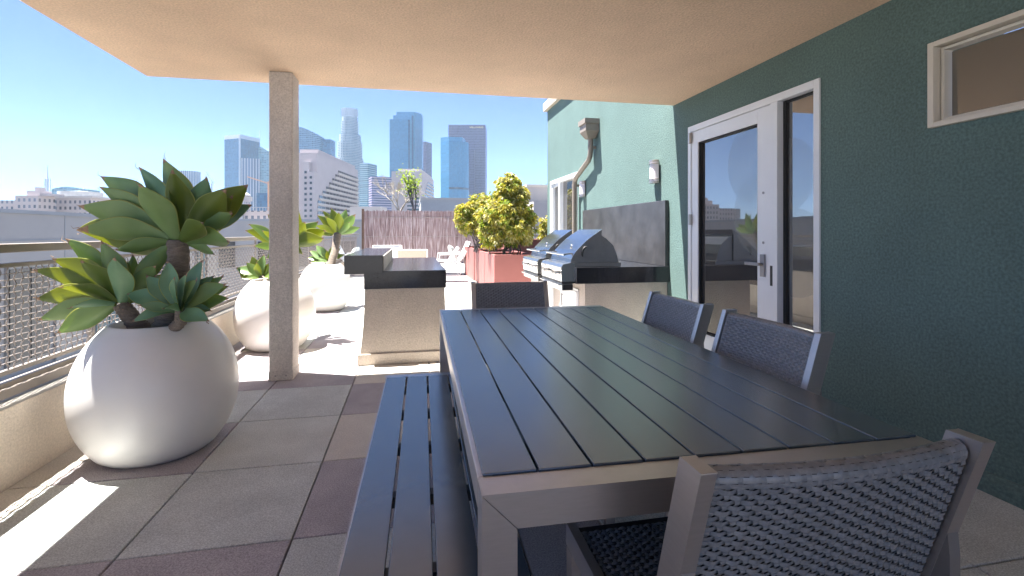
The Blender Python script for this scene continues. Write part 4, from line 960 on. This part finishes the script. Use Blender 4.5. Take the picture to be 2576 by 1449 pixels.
# tallest stepped round tower
e, w, dep, H = tower('crown_tower', 'tallest stepped round tower with a cylindrical crown, right of the column', 1240, 836, 901, 265, None)
def zt_(y, d=1240): return CH + (584 - y) / F * d - GZ0
wm = lambda a: a / F * 1240 / 2
for (x0, x1, yt, yb) in ((836, 901, 395, None), (836.5, 898, 352, 396), (840, 894.5, 333, 353), (845, 888.5, 298, 334), (847, 886.5, 288, 298.5)):
    cx = (((x0 + x1) / 2) - 868.5) / F * 1240; r = wm(x1 - x0); z0 = 0 if yb is None else zt_(yb) - 1; z1 = zt_(yt)
    mb = MB(); mb.lathe([(r, z0), (r, z1)], 28, smooth=False); mb.lathe([(0, z1), (r, z1)], 28); o = mb.build('tier', FM['greygrid'], e); o.location = (cx, 40, 0)
for (r_, ya, yb) in ((18.6, 266, 283), (17.2, 283, 289)):
    mb = MB(); mb.lathe([(r_ * 1.06, zt_(yb)), (r_ * 1.06, zt_(ya)), (0, zt_(ya))], 24, smooth=False); o = mb.build('crown', crownm, e); o.location = (-1.8, 40, 0)
for k in range(24):
    a = 2 * math.pi * k / 24; mb_ = MB(); mb_.box(-.7, .7, -.7, .7, zt_(284), zt_(265)); o = mb_.build('fin', crownm, e); o.location = (-1.8 + 20.2 * math.cos(a), 40 + 20.2 * math.sin(a), 0)
simple('teal banded tower right of the tallest one', 1000, 902, 938, 410, .62, 'tealband')
simple('mauve banded office block between the teal tower and the bright blue tower', 800, 918, 979, 443, .28, 'purpband')
# bright blue stepped tower
e, w, dep, H = tower('blue_glass_tower', 'bright blue stepped glass tower, the tallest of the flat topped ones', 1150, 980, 1053, 277, None)
sc = 1150 / F
def slab(e, x0, x1, yt, y0, dp, m, cx=1016.5, s=sc, name='facade', zb=0, d=1150):
    mb = MB(); zt = CH + (584 - yt) / F * d - GZ0; mb.box((x0 - cx) * s, (x1 - cx) * s, y0, y0 + dp, zb, zt); return mb.build(name, m, e)
slab(e, 980, 1027, 300, 0, 30, FM['blue']); slab(e, 987, 1034, 288, 8, 30, FM['blue2']); 
zt = CH + (584 - 277) / F * 1150 - GZ0
mb = MB(); mb.prism([((993 - 1016.5) * sc, 16), ((1041 - 1016.5) * sc, 16), ((1053 - 1016.5) * sc, 42), ((1053 - 1016.5) * sc, 60), ((993 - 1016.5) * sc, 60)], 0, zt, 'z'); mb.build('facade', FM['blue2'], e)
slab(e, 1027.2, 1029.5, 300, 3, 25, FM['darkblue'], name='dark_recess'); slab(e, 1034.2, 1036.5, 288, 10, 25, FM['darkblue'], name='dark_recess')
e, w, H = simple('dark mauve tower with a red beacon, behind the bright blue tower', 1300, 1036, 1082, 356, .78, 'purple2')
mb = MB(); mb.lathe([(0, -2.4), (2, -1.2), (2.4, 0), (2, 1.2), (0, 2.4)], 10); o = mb.build('beacon', M['redlamp'], e); o.location = (-6, -3, CH + (584 - 413) / F * 1300 - GZ0)
# big mauve granite tower + curved blue
e, w, H = simple('wide mauve granite tower with small gilt letters near its roof', 1200, 1128, 1224, 314, .97, 'purple')
cu = bpy.data.curves.new('roof_letters', 'FONT'); cu.body = 'WELLS FARGO'; cu.size = 5.2; cu.extrude = .2
o_ = bpy.data.objects.new('t', cu); me_ = bpy.data.meshes.new_from_object(o_); bpy.data.objects.remove(o_); me_.name = 'roof_letters'; me_.materials.clear(); me_.materials.append(M['gold']); o = bpy.data.objects.new('roof_letters', me_); C.objects.link(o); o.parent = e; o.rotation_euler.x = R(90); o.location = (w / 2 - 42, -.6, H - 8)
mb = MB(); mb.box((1177 - 1176) / F * 1200, (1195 - 1176) / F * 1200, -20, -1, 0, CH + (584 - 380) / F * 1200 - GZ0); mb.build('lower_wing', FM['purple2'], e)
e, w, dep, H = tower('curved_glass_tower', 'light blue glass tower with a rounded right end and dark belt line', 1050, 1106, 1176, 343, None)
mb = MB(); x0 = -w / 2; vs2 = [(x0, 14), (x0 + 20, 0)] + [(x0 + 20 + (w - 20) * math.sin(a), 26 - 26 * math.cos(a)) for a in [R(15 * i) for i in range(1, 7)]] + [(w / 2, 50), (x0, 50)]
zc = CH + (584 - 354) / F * 1050 - GZ0
mb.prism(vs2, 0, zc, 'z'); mb.build('facade', FM['blue'], e)
mb = MB(); mb.prism([(x0, 14), (x0 + 20, 4), (w / 2 - 12, 10), (w / 2 - 8, 45), (x0, 45)], zc + .01, H, 'z'); mb.build('penthouse', FM['blue2'], e)
zb_ = CH + (584 - 476) / F * 1050 - GZ0
mb = MB(); vs3 = [(x * 1.006 + .1, y - .6) for x, y in vs2[1:-1]] + [(w / 2 - 3, 49), (x0 + 21, 20)]; mb.prism(vs3, zb_, zb_ + 4.5, 'z'); mb.build('belt', M['darkglass'], e)
# hospital-like white stepped buildings
def hosp(label, d, pc, pl, pr, ytop, yr, floors, name='stepped_building', steps=3):
    """near corner at px pc, long face running away to px pr where the roof shows at yr, blank face to the left down to pl"""
    c = W(pc, ytop, d); d2 = d * (584 - ytop) / (584 - yr); q = W(pr, yr, d2); l = W(pl, ytop, d); H = c.z - GZ0
    e = empty(name, (c.x, c.y, GZ0), label=label, cat='building'); u = Vector((q.x - c.x, q.y - c.y, 0)); Lr = u.length; u.normalize(); v = Vector((l.x - c.x, l.y - c.y, 0)); Ll = v.length; v.normalize()
    def blk(a0, a1, b0, b1, z0, z1, m, nm, par=e):
        mb = MB(); pts = [u * a + v * b_ for a, b_ in ((a0, b0), (a1, b0), (a1, b1), (a0, b1))]
        mb.add([(p_.x, p_.y, z0) for p_ in pts] + [(p_.x, p_.y, z1) for p_ in pts], [(0, 3, 2, 1), (4, 5, 6, 7), (0, 1, 5, 4), (1, 2, 6, 5), (2, 3, 7, 6), (3, 0, 4, 7)]); return mb.build(nm, m, par)
    blk(0, Lr, 0, Ll, 0, H, M['concrete2'], 'main_block'); blk(Lr * .05, Lr * .95, Ll * .06, Ll * .8, H, H + 3.2, M['concrete2'], 'penthouse')
    # window bands on the long face: recessed dark strips with white piers between
    fh = 4.0; k = 0
    mbw = MB(); z = H - 9
    while z > 4:
        st = .08 + .04 * (k % 3) if k < 5 else .0
        st = max(0, .45 - k * .07)
        nb = 12
        for i in range(nb):
            a0 = Lr * (st + (1 - st) * i / nb) + .8; a1 = Lr * (st + (1 - st) * (i + 1) / nb) - .8
            if a1 - a0 < .8: continue
            pts = [u * a0, u * a1, u * a1 - v * .35, u * a0 - v * .35]
            mbw.add([(p_.x, p_.y, z) for p_ in pts] + [(p_.x, p_.y, z + 1.75) for p_ in pts], [(0, 3, 2, 1), (4, 5, 6, 7), (0, 1, 5, 4), (1, 2, 6, 5), (2, 3, 7, 6), (3, 0, 4, 7)])
        blk(Lr * st, Lr, -.9, -.001, z - 1.5, z - .1, M['concrete'], 'spandrel')
        z -= fh; k += 1
    mbw.build('windows', M['darkglass'], e)['kind'] = 'stuff'
    # stepped masses on the left face
    for s_, (fa, fb, hh) in enumerate(((.0, .25, .80), (.25, .5, .90))):
        blk(-6 + s_ * 2, -.001, Ll * fa, Ll * fb, 0, H * hh, M['concrete2'], 'stair_mass')
        for z in range(6, int(H * hh) - 4, 4): blk(-6.4 + s_ * 2, -6 + s_ * 2, Ll * fa + 1.5, Ll * fb - 1.5, z, z + 1.8, M['darkglass'], 'window_band')
    return e
hosp('large white stepped hospital like building right of the column, below the tallest tower', 360, 798, 735, 900, 384, 428, 14)
hosp('smaller white stepped building in front of the bright blue tower', 520, 1061, 985, 1091, 431, 453, 9)
# left side old buildings
e, w, H = simple('long old stone warehouse with rows of windows on the left skyline', 320, 96, 232, 498, .97, 'oldstone', 'old_building', 'building')
mb = MB(); mb.box(-w / 2 - .5, w / 2 + .5, -1, 20, H + .01, H + 1.2); mb.build('cornice', M['concrete'], e)
mb = MB(); mb.lathe([(12, H + 1.2), (12, H + 5), (0, H + 6)], 24, c=(-4, 16, 0), smooth=False); mb.build('roof_drum', M['nroof'], e)
e, w, H = simple('old brownish building with a small rooftop hut at the far left skyline', 300, 38, 97, 492, .97, 'oldstone', 'old_building', 'building')
mb = MB(); mb.box(-2, 6, 2, 10, H, H + 3.2); mb.box(1, 4, 4, 8, H + 3.2, H + 5.5); mb.box(5, 12, 3, 12, H, H + 1.5); mb.build('rooftop_hut', M['concrete2'], e)
simple('low grey warehouse at the far left edge of the skyline', 320, -60, 45, 504, .97, 'oldstone', 'old_building', 'building')
simple('small grey block right of the old stone warehouse', 420, 226, 258, 496, .7, 'oldstone', 'old_building', 'building')
simple('distant pale office block peeking out above the left agave leaves', 900, 300, 345, 478, .9, 'stripewhite', 'office_block', 'building')
e, w, dep, H = tower('glass_block', 'low pale blue glass building with a gently curved roof behind the antenna mast', 700, 130, 207, 470, None, cat='building')
mb = MB(); mb.prism([(-w / 2, 0), (w / 2, 0), (w / 2, H - 3)] + [(w / 2 - w * i / 8, H - 3 + 3.2 * math.sin(math.pi * i / 8)) for i in range(1, 8)] + [(-w / 2, H - 3)], 0, 30, 'y'); mb.build('facade', FM['teal'], e)
# antenna mast
am = W(120, 484, 500); e = empty('antenna_mast', (am.x, am.y, GZ0), label='thin lattice antenna mast standing on the left skyline', cat='antenna'); Hm = W(120, 416, 500).z - GZ0; Hb = W(120, 484, 500).z - GZ0
mb = MB(); h3 = Hb + (Hm - Hb) * .52; mb.tube([(0, 0, h3), (0, 0, Hm)], [.5, .2], 6)
for (x, y) in ((-2.6, -2.6), (2.6, -2.6), (2.6, 2.6), (-2.6, 2.6)): mb.tube([(x, y, 0), (x * .55, y * .55, h3)], .35, 4)
for k in range(14):
    z = Hb - 10 + (h3 - Hb + 10) * k / 14; z2 = Hb - 10 + (h3 - Hb + 10) * (k + 1) / 14; f = 1 - .45 * z / h3
    for sx in (-1, 1): mb.tube([(-2.6 * f * sx, -2.6 * f, z), (2.6 * f * sx, -2.6 * f, z2)], .22, 4)
mb.build('lattice', M['craneg'], e)
# middle low city left of column
e, w, H = simple('domed classical stone building behind the agave, below the striped tower', 520, 566, 612, 503, .97, 'oldstone', 'classical_building', 'building')
mb = MB(); mb.box(-w / 2 + 3, w / 2 - 3, 4, 24, H, H + 5); mb.lathe([(9, H + 5), (8.5, H + 7), (5, H + 9), (0, H + 9.5)], 20, c=(0, 14, 0)); mb.build('attic', M['concrete'], e)
e, w, H = simple('low cream building with a dark roof rail, left of the column', 260, 560, 700, 530, .97, 'oldstone', 'low_building', 'building')
mb = MB(); mb.box(-w / 2, w / 2, -.3, 0, H + 1.6, H + 1.9); 
for k in range(18): mb.box(-w / 2 + w * k / 18, -w / 2 + w * k / 18 + .25, -.3, 0, H, H + 1.6)
mb.build('roof_rail', M['craneg'], e); mb = MB(); mb.box(-w / 2 + w * .33, -w / 2 + w * .33 + 1.8, -2, 0, H - 6, H + 5); mb.build('chimney', M['nroof'], e)
mb = MB(); mb.box(-w / 2 - 3, w / 2, -6, -2, H - 9, H - 7.5); mb.build('lower_roof', M['concrete'], e)
simple('pale low rooftops between the column and the reed fence', 200, 880, 960, 520, .97, 'concrete', 'low_building', 'building')
# cranes
cp_ = W(675, 500, 650); e = empty('tower_crane', (cp_.x, cp_.y, GZ0), -YAW, label='orange tower crane with its jib sloping up left, beside the column', cat='crane')
zc = W(675, 464, 650).z - GZ0; mb = MB(); mb.bar((0, 0, 0), (0, 0, zc + 4), 1.6, 1.6); mb.build('mast', M['craneo'], e)
mb = MB(); xl = (622 - 675) / F * 650; 
for dz in (0, 1.6): mb.bar((8, 0, zc - 2 + dz), (xl, 0, zc + 10 + dz * .4), .5, .5)
for k in range(14): t = k / 14; mb.bar((8 + (xl - 8) * t, 0, zc - 2 + 12 * t), (8 + (xl - 8) * (t + .07), 0, zc - .4 + 12 * t * .97), .35, .35)
mb.build('jib', M['craneo'], e)
cp_ = W(533, 480, 800); e = empty('tower_crane', (cp_.x, cp_.y, GZ0), -YAW, label='distant thin grey crane left of the dark blue slab tower', cat='crane')
zc = W(533, 462, 800).z - GZ0; mb = MB(); mb.bar((0, 0, 0), (0, 0, zc), 1.4, 1.4); mb.build('mast', M['craneg'], e)
mb = MB(); mb.bar((4, 0, zc - 2), (-11, 0, zc + 22), .8, .8); mb.bar((0, 0, zc), (4, 0, zc + 6), .6, .6); mb.build('jib', M['craneg'], e)
# scattered low roofs of the city (fill toward the horizon)
rr = random.Random(77)
labs = ['tan', 'grey', 'white', 'cream']
for k in range(16):
    d = rr.uniform(420, 900); px = 20 + k * 78 + rr.uniform(-15, 15); wpx = rr.uniform(40, 75); yt = 584 - rr.uniform(28, 52) * 500 / d * .9 - 22
    e, w, dep, H = tower('low_building', '', d, px - wpx / 2, px + wpx / 2, max(yt, 512), None, cat='building', group='low city blocks on the horizon')
    e['label'] = 'low pale city block on the horizon, partly hidden by nearer buildings'
    mb = MB(); mb.box(-w / 2, w / 2, 0, w * .8, 0, H); mb.build('facade', FM['oldstone'] if k % 2 else M['concrete'], e); mb = MB(); mb.box(-w * .2, w * .1, w * .2, w * .4, H, H + 3); mb.build('roof_hut', M['nroof'], e)

# ================================================================== HAZE
mb = MB(); mb.box(-1900, 1900, -120, 2300, GZ0 - 1, 345); hz = mb.build('haze', None)
hz.data.materials.clear(); m = bpy.data.materials.new('haze_volume'); m.use_nodes = True; N = m.node_tree.nodes; N.remove(N['Principled BSDF'])
v = N.new('ShaderNodeVolumePrincipled'); v.inputs['Color'].default_value = (.62, .82, 1, 1); v.inputs['Density'].default_value = .00010; v.inputs['Anisotropy'].default_value = .2
m.node_tree.links.new(v.outputs[0], N['Material Output'].inputs['Volume']); hz.data.materials.append(m); tag(hz, kind='stuff')

# ================================================================== LIGHT, SKY, CAMERA
sc_ = bpy.context.scene
SD = Vector((-.32, .13, 1)).normalized(); el = math.asin(SD.z); az = math.atan2(SD.x, SD.y)
w_ = bpy.data.worlds.new('World'); sc_.world = w_; w_.use_nodes = True; N = w_.node_tree.nodes; L = w_.node_tree.links
sky = N.new('ShaderNodeTexSky'); sky.sky_type = 'NISHITA'; sky.sun_disc = False; sky.sun_elevation = el; sky.sun_rotation = az; sky.air_density = .52; sky.dust_density = 0; sky.ozone_density = 4.5; sky.altitude = 100
tint = N.new('ShaderNodeVectorMath'); tint.operation = 'MULTIPLY'; tint.inputs[1].default_value = (.80, .82, .93); L.new(sky.outputs[0], tint.inputs[0]); L.new(tint.outputs[0], N['Background'].inputs[0]); N['Background'].inputs[1].default_value = .05
ld = bpy.data.lights.new('Sun', 'SUN'); ld.energy = 5.0; ld.angle = R(.53); ld.color = (1, .97, .925); lo = bpy.data.objects.new('Sun', ld); C.objects.link(lo)
lo.rotation_euler = SD.to_track_quat('Z', 'Y').to_euler()
cd = bpy.data.cameras.new('Camera'); cd.sensor_width = 36; cd.lens = F / 2576 * 36; cd.shift_y = -(724.5 - 584) / 2576; cd.clip_end = 12000; cd.clip_start = .03
co = bpy.data.objects.new('Camera', cd); C.objects.link(co); co.location = (0, 0, CH); co.rotation_euler = (R(90), 0, -YAW); sc_.camera = co
sc_.view_settings.view_transform = 'Standard'; sc_.view_settings.look = 'None'; sc_.view_settings.gamma = 1; sc_.view_settings.exposure = 2.62
sc_.cycles.max_bounces = 10; sc_.cycles.diffuse_bounces = 6; sc_.cycles.use_denoising = True; sc_.cycles.volume_bounces = 0
sc_.cycles.sample_clamp_indirect = 8
